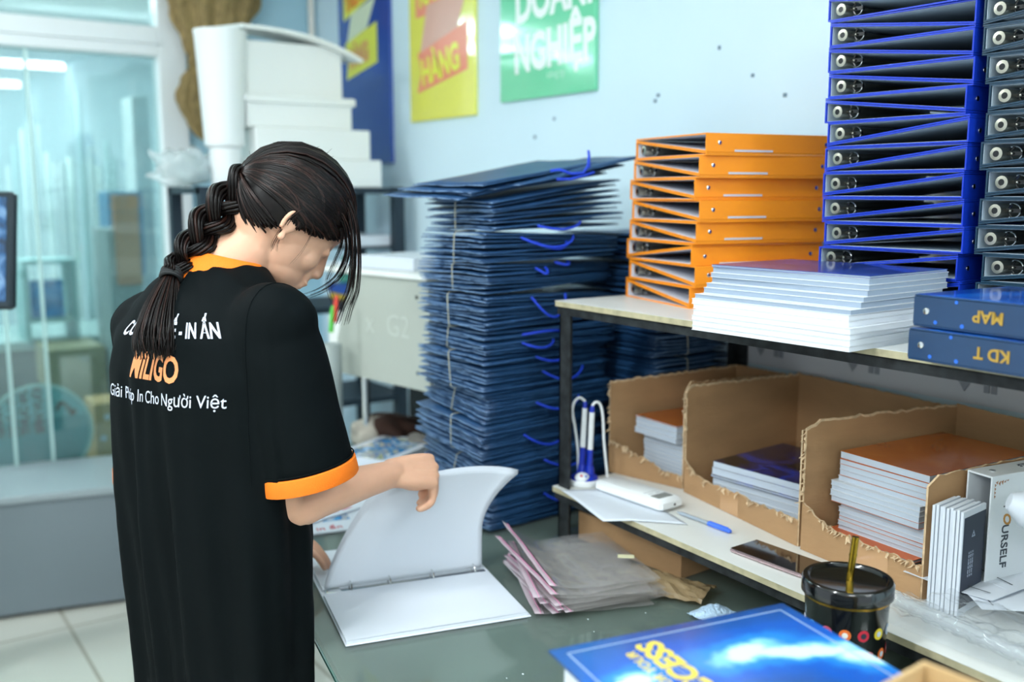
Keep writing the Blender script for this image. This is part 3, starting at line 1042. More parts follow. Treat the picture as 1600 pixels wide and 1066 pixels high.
hs = [0.008] * 5 + [0.0095] * 4 + [0.010, 0.012, 0.0115, 0.012, 0.003]
pile((1.512, 1.526, SH1 + 0.006), R(-3), 0.215, 0.142, hs, lambda k: COV_ORANGE if k == 13 else COV_WHITE,
     lambda n: 'booklet with an orange cover, on top of the pile in the left carton' if n == 0 else f'white-edged booklet, {ordinal(n)} from the top inside the left carton',
     'booklets in the left carton', 0.001, 8, lambda k: (-0.022 if k >= 10 else 0.0, 0.006 if k >= 10 else 0))
hs = [0.02, 0.014, 0.014, 0.004, 0.014, 0.014]
pile((1.502, 1.17, SH1 + 0.006), R(4), 0.235, 0.25, hs, lambda k: COV_BLACKBLUE if k in (5, 3) else COV_WHITE,
     lambda n: 'booklet with glossy black and blue cover, on top in the middle carton' if n == 0 else f'white-edged booklet, {ordinal(n)} from the top inside the middle carton',
     'booklets in the middle carton', 0.002, 8, lambda k: (-0.004 if k == 3 else 0, 0))
hs = [0.0055] * 6 + [0.0085, 0.0075, 0.0075, 0.0075, 0.0085, 0.0085] + [0.011, 0.010, 0.0085, 0.0085, 0.0085, 0.011, 0.0095, 0.0095, 0.013]
pile((1.452, 0.902, SH1 + 0.006), R(-4), 0.28, 0.186, hs, lambda k: COV_ORANGE2 if k == 20 else (COV_EDGE if k in (4, 5, 8, 12, 17, 19) else COV_WHITE),
     lambda n: 'booklet with an orange cover, on top of the tall pile in the right carton' if n == 0 else f'booklet, {ordinal(n)} from the top of the tall pile in the right carton',
     'booklets in the right carton', 0.0012, 8, lambda k: ((-0.026, 0.012) if k < 6 else ((0.0, 0.0) if k < 12 else ((-0.012, 0.012) if k < 16 else (0.0, 0.004)))))
print('SECTION3', len(bpy.data.objects))

# ------------------------------------------------------------------ small things on the lower shelf
S1 = SH1 + 0.0003
# desk pen stand with two pens on cords
t = thing('pen_stand', 'round white and blue stand holding two tethered pens', 'pen stand', (1.345, 1.668, S1))
g = G()
g.lathe([(0.033, 0), (0.0355, 0.002), (0.0355, 0.010), (0.033, 0.013), (0.030, 0.0132)], 32)
g.obj('base', PLASTIC_W, t, smooth=True)
PENBLUE = mat('pen_blue', '1733b0', 0.3)
g = G()
g.lathe([(0.0315, 0.0134), (0.030, 0.017), (0.024, 0.021), (0.0, 0.023)], 32)
for dx, dy in ((0.012, -0.003), (0.006, 0.016)):
    g.tube([(dx, dy, 0.016), (dx + 0.001, dy, 0.04)], [0.013, 0.0085], 14)
g.obj('holder', PENBLUE, t, smooth=True)
g = G()
g.ball((-0.014, -0.010, 0.018), (0.017, 0.017, 0.012), nu=20, nv=10)
g.obj('dome', PLASTIC_W, t, smooth=True)
g = G()
g.tube([(-0.024, -0.020, 0.0262), (-0.0243, -0.0203, 0.0266)], [0.003, 0.003], 10)
g.obj('printed_mark', mat('mark_red', 'd05060', 0.5), t)
g = G()
g.tube([(-0.016, -0.026, 0.0252), (-0.0163, -0.0263, 0.0256)], [0.0025, 0.0025], 10)
g.obj('printed_mark', mat('mark_blue', '3a6ad0', 0.5), t)
for k, (dx, dy, tx, ty, h) in enumerate(((0.012, -0.003, 0.014, -0.008, 0.176), (0.006, 0.016, 0.010, 0.012, 0.183))):
    g = G()
    p = lambda f: (dx + (tx - dx) * f, dy + (ty - dy) * f, 0.035 + (h - 0.035) * f)
    g.tube([p(0), p(0.3)], [0.0072, 0.0062], 14, 1)
    g.tube([p(0.3), p(0.9)], [0.0062, 0.0060], 14, 0)
    g.tube([p(0.9), p(0.97), p(1.0)], [0.0055, 0.0055, 0.003], 14, 1)
    g.obj('pen', [PLASTIC_W, PENBLUE], t, smooth=True)
for pts in ([(0.010, 0.012, 0.183), (-0.002, 0.016, 0.192), (-0.012, 0.022, 0.182), (-0.014, 0.026, 0.16), (-0.006, 0.026, 0.12), (0.002, 0.026, 0.07), (0.004, 0.026, 0.02)],
            [(0.014, -0.008, 0.176), (0.020, -0.012, 0.184), (0.030, -0.016, 0.178), (0.036, -0.018, 0.15), (0.038, -0.02, 0.10), (0.043, -0.022, 0.05), (0.046, -0.024, 0.018), (0.047, -0.024, 0.003)]):
    g = G()
    q = [V(pts[0])]
    for i in range(len(pts) - 1):
        p0, p1, p2, p3 = V(pts[max(i - 1, 0)]), V(pts[i]), V(pts[i + 1]), V(pts[min(i + 2, len(pts) - 1)])
        for j in range(1, 6):
            u = j / 5
            q.append(0.5 * ((2 * p1) + (p2 - p0) * u + (2 * p0 - 5 * p1 + 4 * p2 - p3) * u * u + (3 * p1 - p0 - 3 * p2 + p3) * u ** 3))
    g.tube(q, 0.0031, 8)
    g.obj('cord', PLASTIC_W, t, smooth=True)

# white sheet hanging over the shelf corner
c0, c1, c2, c3 = V((1.270, 1.655)), V((1.222, 1.455)), V((1.335, 1.335)), V((1.395, 1.575))


def sh(u, v):
    p = c0.lerp(c1, u).lerp(c3.lerp(c2, u), v)
    over = max(0, 1.262 - p.x)
    return (p.x, p.y, S1 + 0.0015 - over * 0.12 * u + 0.0008 * math.sin(6 * u + 3 * v))


o = G().sheet(14, 14, sh, 0.0006).obj('paper_sheet', PAPER, smooth='all')
tag(o, 'loose white paper sheet under the white handheld meter, overhanging the shelf corner', 'paper')

# white handheld meter
t = thing('handheld_meter', 'long white handheld meter with small grey screen on the paper sheet', 'meter', (1.336, 1.412, S1 + 0.0028), R(3))
G().box((0, 0, 0), (0.066, 0.198, 0.024), bev=0.006).obj('case', PLASTIC_W, t, smooth=True)
G().box((0.010, 0.016, 0.024), (0.052, 0.040, 0.0246)).obj('screen', mat('lcd_grey', '8d8f8a', 0.15), t)
G().box((0.012, 0.060, 0.024), (0.050, 0.062, 0.0243)).obj('groove', mat('groove_grey', 'b9bdc0', 0.5), t)
for k in range(2):
    G().box((0.014 + k * 0.02, 0.048, 0.024), (0.028 + k * 0.02, 0.051, 0.0244)).obj('button', mat('groove_grey', 'b9bdc0', 0.5), t)
g = G()
g.tube([(0.040, -0.0004, 0.011), (0.040, 0.001, 0.011)], 0.0028, 12)
g.obj('socket', PLASTIC_B, t)

# ballpoint pen
p0, p1 = at(1058, 800, z=S1 + 0.005), at(1142, 831, z=S1 + 0.005)
d = (p1 - p0)
t = thing('ballpoint_pen', 'clear and blue ballpoint pen lying before the middle carton', 'pen', p0, math.atan2(d.y, d.x))
L = d.length
g = G(); g.tube([(0, 0, 0), (0.012, 0, 0), (L * 0.62, 0, 0)], [0.0012, 0.004, 0.0042], 10)
g.obj('barrel', glassy('pen_clear', 'c9d6e0', 1, 0.35, 'dfe8f2'), t, smooth=True)
g = G(); g.tube([(L * 0.6, 0, 0), (L * 0.97, 0, 0), (L, 0, 0)], [0.0047, 0.0047, 0.003], 10)
g.obj('cap', mat('pen_cap_blue', '3f6fe0', 0.3), t, smooth=True)
g = G(); g.box((L * 0.62, -0.0012, 0.0045), (L * 0.95, 0.0012, 0.006))
g.obj('clip', mat('pen_cap_blue', '3f6fe0', 0.3), t)

# phone
t = thing('mobile_phone', 'dark-screened phone with pinkish metal rim lying before the right carton', 'phone', (1.298, 1.030, S1), R(2))
G().box((0, 0, 0), (0.075, 0.158, 0.008), bev=0.003).obj('rim', mat('rose_metal', 'd6bcc0', 0.25, 0.7), t, smooth=True)
G().box((0.002, 0.002, 0.008), (0.073, 0.156, 0.0086)).obj('screen', mat('phone_glass', '120d0d', 0.05, coat=1), t)
for k in (0, 1):
    G().box((-0.0007, 0.05 + k * 0.025, 0.003), (0.0002, 0.066 + k * 0.025, 0.0052)).obj('side_button', mat('rose_metal', 'd6bcc0', 0.25, 0.7), t)

# upright white binder and navy backed leaflets at the right end
t = thing('display_binder', 'white binder lettered YOURSELF standing upright behind the navy leaflets', 'binder', (1.448, 0.800, S1), R(-9))
WB = mat('white_board', 'dde2e6', 0.35)
hh, dd, tt = 0.207, 0.30, 0.046
G().box((0, 0, 0), (dd, 0.003, hh), bev=0.0008).obj('front_cover', WB, t)
G().box((0, tt - 0.003, 0), (dd, tt, hh), bev=0.0008).obj('back_cover', WB, t)
G().box((0, 0.003, hh - 0.003), (dd, tt - 0.003, hh)).obj('spine', WB, t)
g = G(); g.tube([(0.028, tt * 0.5, hh), (0.028, tt * 0.5, hh + 0.0015)], 0.005, 14)
g.obj('rivet', CHROME, t, smooth=True)
DARKINK = mat('ink_dark', '3b434c', 0.6)
g = G()
mx = Matrix(((0, 1, 0, 0.030), (0, 0, -1, -0.0004), (-1, 0, 0, hh - 0.045), (0, 0, 0, 1)))
put_text(g, 'Y', 0.021, mx)
g.obj('lettering', DARKINK, t)
g = G()
put_text(g, 'URSELF', 0.021, Matrix.Translation((0, 0, -0.036)) @ mx, sx=1.05, bold=0.0002)
mx3 = Matrix(((-1, 0, 0, 0.16), (0, -1, 0, tt * 0.68), (0, 0, 1, hh + 0.0003), (0, 0, 0, 1)))
g.obj('lettering', DARKINK, t)
g = G()
put_text(g, 'YOURSELF', 0.015, mx3)
g.obj('spine_lettering', DARKINK, t)
g = G()
put_text(g, 'O', 0.023, Matrix.Translation((0.002, 0, -0.0165)) @ mx, shear=0.3, bold=0.0006)
g.obj('swash_letter', mat('ochre_ink', 'b9843c', 0.6), t)
g = G()
for k in range(5):
    a = k * 1.2
    g.add([(0.008 + 0.006 * k, -0.0003, hh - 0.010 - 0.002 * (k % 2)), (0.014 + 0.006 * k, -0.0003, hh - 0.008), (0.012 + 0.006 * k, -0.0003, hh - 0.014 - 0.003 * math.sin(a))], [(0, 1, 2)])
for k in range(4):
    g.add([(0.006, -0.0003, hh - 0.012 - 0.006 * k), (0.010, -0.0003, hh - 0.014 - 0.006 * k), (0.007, -0.0003, hh - 0.018 - 0.006 * k)], [(0, 1, 2)])
g.obj('floral_corner', mat('copper_print', 'a77a5c', 0.6), t)
NAVYP = mat('navy_print', '0c1b33', 0.4)
for k in range(9):
    th = 0.0045
    y0 = 0.836 - 0.0058 * k if False else 0.79 - 0.0006
    t = thing('leaflet', '', 'leaflet', (1.368 + 0.0015 * (k % 3), 0.842 - k * 0.0056, S1), R(6), 'white leaflets standing before the upright white binder')
    G().box((0, 0, 0), (0.075 if k > 7 else 0.07, th, 0.165 + 0.002 * (k % 2)), bev=0.0006).obj('pages', PAPER, t)
    t['label'] = f'upright white leaflet, {ordinal(8 - k) if k < 8 else "foremost"} from the front, left of the white binder' if k < 8 else 'foremost upright leaflet with navy face, left of the white binder'
    if k == 8:
        G().box((0.004, -0.0004, 0.012), (0.0745, 0, 0.155)).obj('navy_face', NAVYP, t)
        g = G()
        for a, b in ((0, 0), (0.006, 0), (0.003, 0.005)):
            g.add([(0.030 + a, -0.0007, 0.120 + b), (0.036 + a, -0.0007, 0.120 + b), (0.033 + a, -0.0007, 0.126 + b)], [(0, 1, 2)])
        g.obj('printed_logo', mat('print_pale', 'aeb8c8', 0.6), t)
        g = G()
        for r_ in range(3):
            put_text(g, 'In ấn thiết kế bao bì', 0.0048, Matrix(((0, 1, 0, 0.024 + 0.006 * r_), (0, 0, -1, -0.0007), (-1, 0, 0, 0.098), (0, 0, 0, 1))))
        g.obj('printed_lines', mat('print_pale', 'aeb8c8', 0.6), t)

# clear film roll, paper slips at the right end of the lower shelf
FILM = glassy('clear_film', 'fbfcfd', 1.3, 0.10, 'eef4f8', rough=0.06)
t = thing('film_wrapper', 'crumpled clear plastic film lying before the white binder', 'plastic film', (0, 0, 0))
rr = random.Random(21)
for (cx, cy, sx, sy, z0, ph, ht) in ((1.318, 0.745, 0.12, 0.26, 0.004, 0.0, 0.022), (1.34, 0.70, 0.10, 0.22, 0.03, 1.7, 0.02)):
    def fn(u, v):
        x = cx + (u - 0.5) * sx
        y = cy + (v - 0.5) * sy
        n = noise.noise((x * 28 + ph, y * 28, ph)) + 0.5 * noise.noise((x * 70, y * 70, ph))
        return (x, y, SH1 + z0 + ht * (0.5 + 0.6 * n) * (1 - abs(2 * u - 1) ** 3) + 0.002)
    G().film(36, 50, fn).obj('film', FILM, t, smooth='all')
t = thing('film_roll', 'narrow rolled tube of clear glossy film crossing the right end of the lower shelf', 'plastic film', (0, 0, 0))
g = G()
a, b = V((1.292, 0.855, SH1 + 0.030)), V((1.245, 0.52, SH1 + 0.034))
pts = [a.lerp(b, i / 40) + V((0.0015 * math.sin(i * 1.3), 0, 0.001 * math.sin(i * 2.1))) for i in range(41)]
g.tube(pts, [0.012 + 0.0012 * math.sin(i * 2.7) for i in range(41)], 14, caps=False)
g.obj('roll', FILM, t, smooth=True)
g = G()
g.tube([p + V((0.002, 0, -0.001)) for p in pts], [0.009 + 0.0012 * math.sin(i * 1.9) for i in range(41)], 10, caps=False)
g.obj('inner_layer', FILM, t, smooth=True)
for k in range(4):
    q = at((1590, 1575, 1600, 1560)[k], (935, 950, 915, 925)[k], z=SH1 + 0.035 + 0.002 * k)
    g = G()
    g.sheet(8, 8, lambda u, v: ((u - 0.1) * 0.15, (v - 0.8) * 0.21, 0.002 * math.sin(4 * u + k)), 0.0006)
    g.box((0.0, -0.15, 0.0028), (0.11, -0.148, 0.003), 1)
    g.box((0.0, 0.02, 0.0028), (0.11, 0.022, 0.003), 1)
    o = g.obj('paper_slip', [PAPER, DARKINK])
    o.location = q
    o.rotation_euler = (0, 0.03, 0.5 + 0.35 * k)
    tag(o, f'loose white printed slip, {ordinal(3 - k)} of the fan at the right end of the lower shelf' if k < 3 else 'loose white printed slip on top of the fan beside the clear film', 'paper', 'loose paper slips at the right end')
# rounded white paper cup lid lying on its edge at the frame's right
t = thing('paper_roll_end', 'curled white paper roll leaning on the upright white binder', 'paper roll', at(1615, 800, d=1.42), R(10))
g = G()
pts = [(0.0, 0.0, 0.0), (0.06, -0.10, -0.03)]
g.tube([(-0.012, 0.03, 0.012), (0.0, 0.01, 0.004), (0.04, -0.07, -0.03), (0.08, -0.15, -0.06)], [0.012, 0.028, 0.034, 0.034], 20)
g.obj('roll', PAPER, t, smooth=True)

# ------------------------------------------------------------------ things on the desk
# carton pushed under the lower shelf
t = thing('cardboard_carton', 'low brown carton pushed under the lower shelf behind the zip bags', 'box', (1.345, 1.36, TZ + 0.0005), R(4))
G().box((0, 0, 0), (0.26, 0.30, 0.060)).obj('body', CARD, t)
g = G(); g.box((-0.002, 0.002, 0.052), (0.26, 0.298, 0.064), 0)
g.obj('flap', CARD, t)

# clear zip bags
ZIPM = glassy('zip_bag_plastic', 'f4f4f2', 1.2, 0.16, 'f4f0f2', rough=0.09)
PINK = mat('pink_zip_line', 'd98ab0', 0.4)
ZWHITE = glassy('zip_strip', 'f5e8f0', 1.4, 0.5, 'f4e6ee', rough=0.1)
for k in range(9):
    rr = random.Random(60 + k)
    t = thing('zip_bag', '', 'plastic bag', (1.165 + rr.uniform(-0.012, 0.012), 1.455 + rr.uniform(-0.015, 0.015), TZ + 0.002 + k * 0.0048), R(-20 + rr.uniform(-9, 9)), 'clear zip bags piled on the desk')
    t['label'] = 'clear zip bag with raised pink-lined mouth, topmost of the pile on the desk' if k == 8 else f'clear pink-lined zip bag, {ordinal(8 - k)} from the top of the pile on the desk'
    ph = rr.uniform(0, 9)
    lift = 0.0 if k < 6 else 0.03 * (k - 5)

    def fz(u, v, k=k, ph=ph, lift=lift):
        x, y = (u - 0.5) * 0.225, (v - 0.5) * 0.27
        z = 0.0035 * noise.noise((x * 9 + ph, y * 9, k)) + 0.0015 * noise.noise((x * 40, y * 40, ph)) + 0.003
        z += lift * max(0, 0.35 - u) ** 1.3 * (0.4 + 0.9 * v) * 1.6
        return (x, y, z)
    G().film(22, 26, fz).obj('pouch', ZIPM, t, smooth='all')
    g = G()
    g.sheet(2, 26, lambda u, v: V(fz(0.0 + u * 0.075, v)) + V((0, 0, 0.0012)), 0.0006)
    g.obj('zip_strip', ZWHITE, t, smooth='all')
    g = G()
    g.tube([V(fz(0.05, i / 20)) + V((0, 0, 0.0016)) for i in range(21)], 0.0009, 5)
    g.obj('pink_line', PINK, t)
o = G().box((-0.016, -0.008, 0), (0.016, 0.008, 0.0012)).obj('foam_sticker', mat('cream_sticker', 'd9d6b0', 0.6))
o.location = (1.235, 1.40, TZ + 0.058)
o.rotation_euler = (0, 0, R(-40))
tag(o, 'small cream rectangular sticker lying on the clear zip bags', 'sticker')
g = G()
g.sheet(14, 16, lambda u, v: ((u - 0.5) * 0.09, (v - 0.5) * 0.16, 0.03 * (1 - abs(2 * u - 1) ** 2) * (0.4 + 0.6 * v) + 0.009 * noise.noise((u * 6, v * 6, 3)) + 0.006), 0.001)
o = g.obj('crumpled_wrap', glassy('brown_wrap', 'd8c8a6', 1.0, 0.40, 'bfa883', rough=0.2))
o.location = (1.285, 1.33, TZ + 0.001)
o.rotation_euler = (0, 0, R(25))
tag(o, 'crumpled brownish wrap sticking out beside the zip bags under the shelf', 'wrapping')
g = G()
g.sheet(16, 12, lambda u, v: ((u - 0.5) * 0.075, (v - 0.5) * 0.05, 0.012 * (1 - (2 * u - 1) ** 2) * (1 - (2 * v - 1) ** 2) + 0.0035 * noise.noise((u * 9, v * 9, 1)) + 0.004), 0.0012)
o = g.obj('bubble_wrap', mat('pale_blue_wrap', 'b9d3ea', 0.3, bump=0.8, bscale=130))
q_ = at(1112, 962, z=TZ)
o.location = (q_.x, q_.y, TZ + 0.001)
tag(o, 'small crumpled pale blue bubble wrap scrap behind the blue cover binder', 'bubble wrap')

# tumbler
t = thing('tumbler', 'black lidded tumbler with round colourful stickers and a gold straw', 'cup', (1.147, 0.831, TZ))
BLK = mat('gloss_black', '08090b', 0.16, coat=0.6)
g = G()
g.lathe([(0.046, 0), (0.048, 0.003), (0.0575, 0.198), (0.0575, 0.200)], 48)
g.obj('cup_body', BLK, t, smooth=True)
g = G()
g.lathe([(0.0583, 0.1985), (0.0590, 0.1985), (0.0592, 0.2015), (0.0583, 0.2015)], 48)
g.obj('gold_rim', mat('gold_rim', 'b98d3a', 0.25, 1.0), t, smooth=True)
g = G()
g.lathe([(0.0605, 0.202), (0.0628, 0.204), (0.0628, 0.221), (0.0605, 0.2245), (0.055, 0.2245), (0.0520, 0.220), (0.0505, 0.2195), (0.0, 0.2195)], 48)
g.obj('lid', BLK, t, smooth=True)
GS = mat('gold_straw', 'a8892e', 0.22, 1.0)
g = G()
g.tube([(0.004, 0.0, 0.2195), (0.010, -0.002, 0.282)], 0.0052, 14, caps=False)
g.tube([(0.004, 0.0, 0.2195), (0.010, -0.002, 0.2815)], 0.0042, 14, 1)
g.tube([(0.0075, -0.001, 0.254), (0.0078, -0.001, 0.257)], 0.0058, 14)
g.obj('straw', [GS, PLASTIC_B], t, smooth=True)
cols = ['d9b92a', 'c2243a', '3f86c4', 'a9adb2', 'd8c22c', 'b44a5a', 'c42a3a', '8fa2b5', 'd86a2a', 'b9b9c2']
view_a = math.atan2(-0.831, -1.147)
rr = random.Random(2)
for row, (zz, offs) in enumerate(((0.162, 0.0), (0.130, 0.19))):
    for j in range(13):
        a = view_a + offs + (j - 6) * 0.44
        r0 = 0.0478 + 0.0097 * zz / 0.198 + 0.0008
        c_ = cols[(j * 3 + row * 4) % 10]
        g = G()
        n = 14
        rad = 0.0082
        vs = [(r0 * math.cos(a), r0 * math.sin(a), zz)]
        for i in range(n):
            q = 2 * math.pi * i / n
            aa = a + rad * math.cos(q) / r0
            vs.append((r0 * math.cos(aa), r0 * math.sin(aa), zz + rad * math.sin(q)))
        g.add(vs, [(0, 1 + i, 1 + (i + 1) % n) for i in range(n)], 0)
        r1 = r0 + 0.0004
        for i in range(n):
            q = 2 * math.pi * i / n
        vs = [(r1 * math.cos(a), r1 * math.sin(a), zz)]
        for i in range(n):
            q = 2 * math.pi * i / n
            aa = a + rad * 0.5 * math.cos(q) / r1
            vs.append((r1 * math.cos(aa), r1 * math.sin(aa), zz + rad * 0.5 * math.sin(q)))
        g.add(vs, [(0, 1 + i, 1 + (i + 1) % n) for i in range(n)], 1)
        g.obj('round_sticker', [mat('sticker_' + c_, c_, 0.4), mat('sticker_centre_%d' % (j % 3), ('e6e2da', '232a3a', 'b9c9d6')[j % 3], 0.4)], t)

# foreground pile of thick binders, the top one with a glowing blue picture cover
bk = V((0.634, 0.849))
e1 = (V((0.958, 0.786)) - bk).normalized()
ang = math.atan2(e1.y, e1.x)
e2 = V((e1.y, -e1.x))               # towards the camera
COVER = mat('blue_glow_cover', '0e5cb4', 0.2, coat=0.5)


def cover_print(m):
    """printed picture: a pale hand-like streak reaching across deep blue, with soft halos"""
    nt = m.node_tree
    N, Lk = nt.nodes.new, nt.links.new
    b = nt.nodes['Principled BSDF']
    tc = N('ShaderNodeTexCoord')
    sep = N('ShaderNodeSeparateXYZ')
    nz = N('ShaderNodeTexNoise')
    nz.inputs['Scale'].default_value = 22
    nz.inputs['Detail'].default_value = 4
    Lk(tc.outputs['Object'], nz.inputs['Vector'])
    dis = N('ShaderNodeVectorMath')
    dis.operation = 'MULTIPLY_ADD'
    dis.inputs[1].default_value = (0.05, 0.05, 0)
    Lk(nz.outputs['Color'], dis.inputs[0])
    Lk(tc.outputs['Object'], dis.inputs[2])

    def ell(cx, cy, a, bb, rot):
        mp = N('ShaderNodeMapping')
        mp.vector_type = 'TEXTURE'
        mp.inputs['Location'].default_value = (cx + 0.025, cy + 0.025, 0)
        mp.inputs['Rotation'].default_value = (0, 0, rot)
        mp.inputs['Scale'].default_value = (a, bb, 1)
        Lk(dis.outputs[0], mp.inputs[0])
        fl = N('ShaderNodeVectorMath')
        fl.operation = 'MULTIPLY'
        fl.inputs[1].default_value = (1, 1, 0)
        Lk(mp.outputs[0], fl.inputs[0])
        ln = N('ShaderNodeVectorMath')
        ln.operation = 'LENGTH'
        Lk(fl.outputs[0], ln.inputs[0])
        return ln.outputs['Value']

    def mn(x, y):
        q = N('ShaderNodeMath')
        q.operation = 'SMOOTH_MIN'
        q.inputs[2].default_value = 0.4
        Lk(x, q.inputs[0]); Lk(y, q.inputs[1])
        return q.outputs[0]
    d = mn(ell(0.265, 0.146, 0.075, 0.016, R(-16)), ell(0.205, 0.168, 0.040, 0.017, R(12)))
    d = mn(d, ell(0.325, 0.100, 0.045, 0.020, R(-40)))
    d = mn(d, ell(0.060, 0.165, 0.024, 0.016, 0.3))
    cr = N('ShaderNodeValToRGB')
    cr.color_ramp.interpolation = 'EASE'
    e = cr.color_ramp.elements
    mul = N('ShaderNodeMath')
    mul.operation = 'MULTIPLY'
    mul.inputs[1].default_value = 0.2
    Lk(d, mul.inputs[0])
    e[0].position, e[0].color = 0.12, lin('cfeaf8')
    e[1].position, e[1].color = 1.0, lin('0d3f80')
    for p_, c_ in ((0.19, '7cc4f0'), (0.29, '1a7cd2'), (0.50, '0a54b4'), (0.8, '0d4c98')):
        q = e.new(p_)
        q.color = lin(c_)
    Lk(mul.outputs[0], cr.inputs[0])
    Lk(cr.outputs[0], b.inputs['Base Color'])


cover_print(COVER)
for k in range(5):
    top = k == 4
    W_, T_ = 0.262, 0.0485
    t = thing('cover_binder', 'thick binder with glowing blue SUCCESS cover, on top of the foreground pile' if top else f'thick blue binder, {ordinal(4 - k)} from the top of the foreground pile', 'binder', (0, 0, 0), 0, 'thick blue binders piled in the foreground')
    off = (0, 0.006, -0.004, 0.005, 0)[k]
    org = bk + e2 * W_ + e1 * off
    t.location = (org.x, org.y, TZ + 0.0004 + k * (T_ + 0.0014))
    t.rotation_euler = (0, 0, ang)
    th = 0.003
    Lx = 0.328
    g = G()
    g.box((0, 0, 0), (Lx, W_, th), bev=0.001)
    g.box((0, 0, T_ - th), (Lx, W_, T_), bev=0.001)
    g.box((0, 0, th), (Lx, th, T_ - th))
    g.obj('cover', BOOKBLUE, t)
    G().box((0.012, 0.012, th + 0.0003), (Lx - 0.012, W_ - 0.02, T_ - th - 0.006)).obj('pages', PAPER, t)
    G().box((0.001, 0.001, T_), (Lx - 0.001, W_ - 0.001, T_ + 0.0004)).obj('cover_print', COVER, t)
    if top:
        z = T_ + 0.0005
        line = mat('pale_border_line', '8fa6c4', 0.3)
        g = G()
        m_ = 0.016
        for (a, b, c_, d_) in ((m_, m_, Lx - m_, m_ + 0.0022), (m_, W_ - m_ - 0.0022, Lx - m_, W_ - m_), (m_, m_, m_ + 0.0022, W_ - m_), (Lx - m_ - 0.0022, m_, Lx - m_, W_ - m_), (0.108, m_, 0.1092, W_ - 0.03), (0.113, m_, 0.1136, W_ - 0.05)):
            g.box((a, b, z), (c_, d_, z + 0.0003))
        g.obj('border_line', line, t)
        YEL = mat('gold_print', 'e3c94a', 0.35)

        # reading direction runs towards the far edge, letter tops point left
        g = G()
        put_text(g, 'SUCCESS', 0.043, Matrix(((0, -1, 0, 0.125), (1, 0, 0, 0.246 - 0.192), (0, 0, 1, z + 0.0003), (0, 0, 0, 1))), bold=0.0013, sx=1.04)
        put_text(g, 'MAP', 0.045, Matrix(((0, -1, 0, 0.058), (1, 0, 0, 0.180 - 0.105), (0, 0, 1, z + 0.0003), (0, 0, 0, 1))), bold=0.0005)
        put_text(g, 'FOR YOUR', 0.019, Matrix(((0, -1, 0, 0.088), (1, 0, 0, 0.215 - 0.088), (0, 0, 1, z + 0.0003), (0, 0, 0, 1))))
        g.obj('title_lettering', YEL, t)
# open carton in the near corner
t = thing('open_carton', 'empty open cardboard carton in the near foreground, its top edges showing', 'box', (0.588, 0.215, TZ + 0.0005), R(4))
LT = mat('light_cardboard', 'c9a878', 0.8, noise_amt=0.08, scale=12)
bw, bl, bh = 0.215, 0.255, 0.342
G().box((0, 0, 0), (bw, bl, 0.004)).obj('bottom_panel', LT, t)
G().box((0, 0, 0.004), (0.004, bl, bh)).obj('side_panel', LT, t)
G().box((bw - 0.004, 0, 0.004), (bw, bl, bh)).obj('side_panel', LT, t)
G().box((0.004, 0, 0.004), (bw - 0.004, 0.004, bh)).obj('end_panel', LT, t)
G().box((0.004, bl - 0.004, 0.004), (bw - 0.004, bl, bh)).obj('end_panel', LT, t)

# ------------------------------------------------------------------ the open binder being leafed through
A, B = V((0.726, 1.682)), V((1.051, 1.603))
f1 = (B - A).normalized()
f2 = V((f1.y, -f1.x))
bang = math.atan2(f1.y, f1.x)
t = thing('open_binder', 'open white ring binder lying on the desk, its pages being turned', 'binder', (A.x, A.y, TZ + 0.0005), bang)
LB = 0.334
WBM = mat('binder_white', 'dfe5ee', 0.35)
G().box((-0.004, -0.226, 0), (LB, -0.022, 0.003), bev=0.001).obj('cover_board', WBM, t)
G().box((-0.004, 0.022, 0), (LB, 0.226, 0.003), bev=0.001).obj('cover_board', WBM, t)
G().box((-0.004, -0.0215, 0), (LB, 0.0215, 0.003), bev=0.001).obj('spine_board', WBM, t)
g = G()
g.box((-0.002, -0.223, 0.0034), (LB - 0.006, -0.013, 0.0085))
g.obj('page_block', PAPER, t)
o = G().sheet(10, 8, lambda u, v: (-0.002 + u * (LB - 0.006), -0.223 + v * 0.212, 0.0092 + 0.0006 * math.sin(3 * u)), 0.0004).obj('page', PAPER, t)
o = G().sheet(10, 8, lambda u, v: (0.0 + u * (LB - 0.008), 0.012 + v * 0.208, 0.0060 + 0.006 * math.sin(math.pi * v)), 0.004).obj('turned_pages', PAPER, t)
g = G()
g.box((0.004, -0.010, 0.003), (LB - 0.008, 0.010, 0.0065), bev=0.002)
g.obj('ring_rail', CHROME, t, smooth=True)
g = G()
g.box((0.004, -0.012, 0.0062), (0.034, 0.009, 0.0115), bev=0.003)
g.obj('lever', CHROME, t, smooth=True)
for x in (0.052, 0.128, 0.214, 0.300):
    g = G()
    g.tube([(x, 0.013 * math.cos(a), 0.008 + 0.014 * math.sin(a)) for a in [R(-20 + 220 * i / 14) for i in range(15)]], 0.0016, 8)
    g.obj('ring', CHROME, t, smooth=True)


def page_fn(k):
    def fn(u, v):
        x = 0.004 + u * 0.316
        hh_ = 0.212
        left = (1 - u) ** 1.6
        right = max(0, (u - 0.45) / 0.55) ** 2
        dx = 0.118 * left * v ** 1.35 + 0.074 * right * max(0, (v - 0.40) / 0.60) ** 1.7
        z = 0.012 + hh_ * v * (1 - 0.10 * left * v) - 0.022 * right ** 2 * v ** 3 + 0.007 * math.sin(math.pi * u) * v ** 2
        y = 0.006 + 0.0016 * k - 0.040 * math.sin(math.pi * min(1, u * 1.05)) * v ** 2.0 - 0.012 * right * v ** 2
        y += 0.0035 * k * v * (0.3 + abs(u - 0.5))
        dx += 0.002 * k * v * (1 if u > 0.5 else -1) * abs(u - 0.5) * 2
        z += 0.0012 * k * v
        return (x + dx, y, z)
    return fn


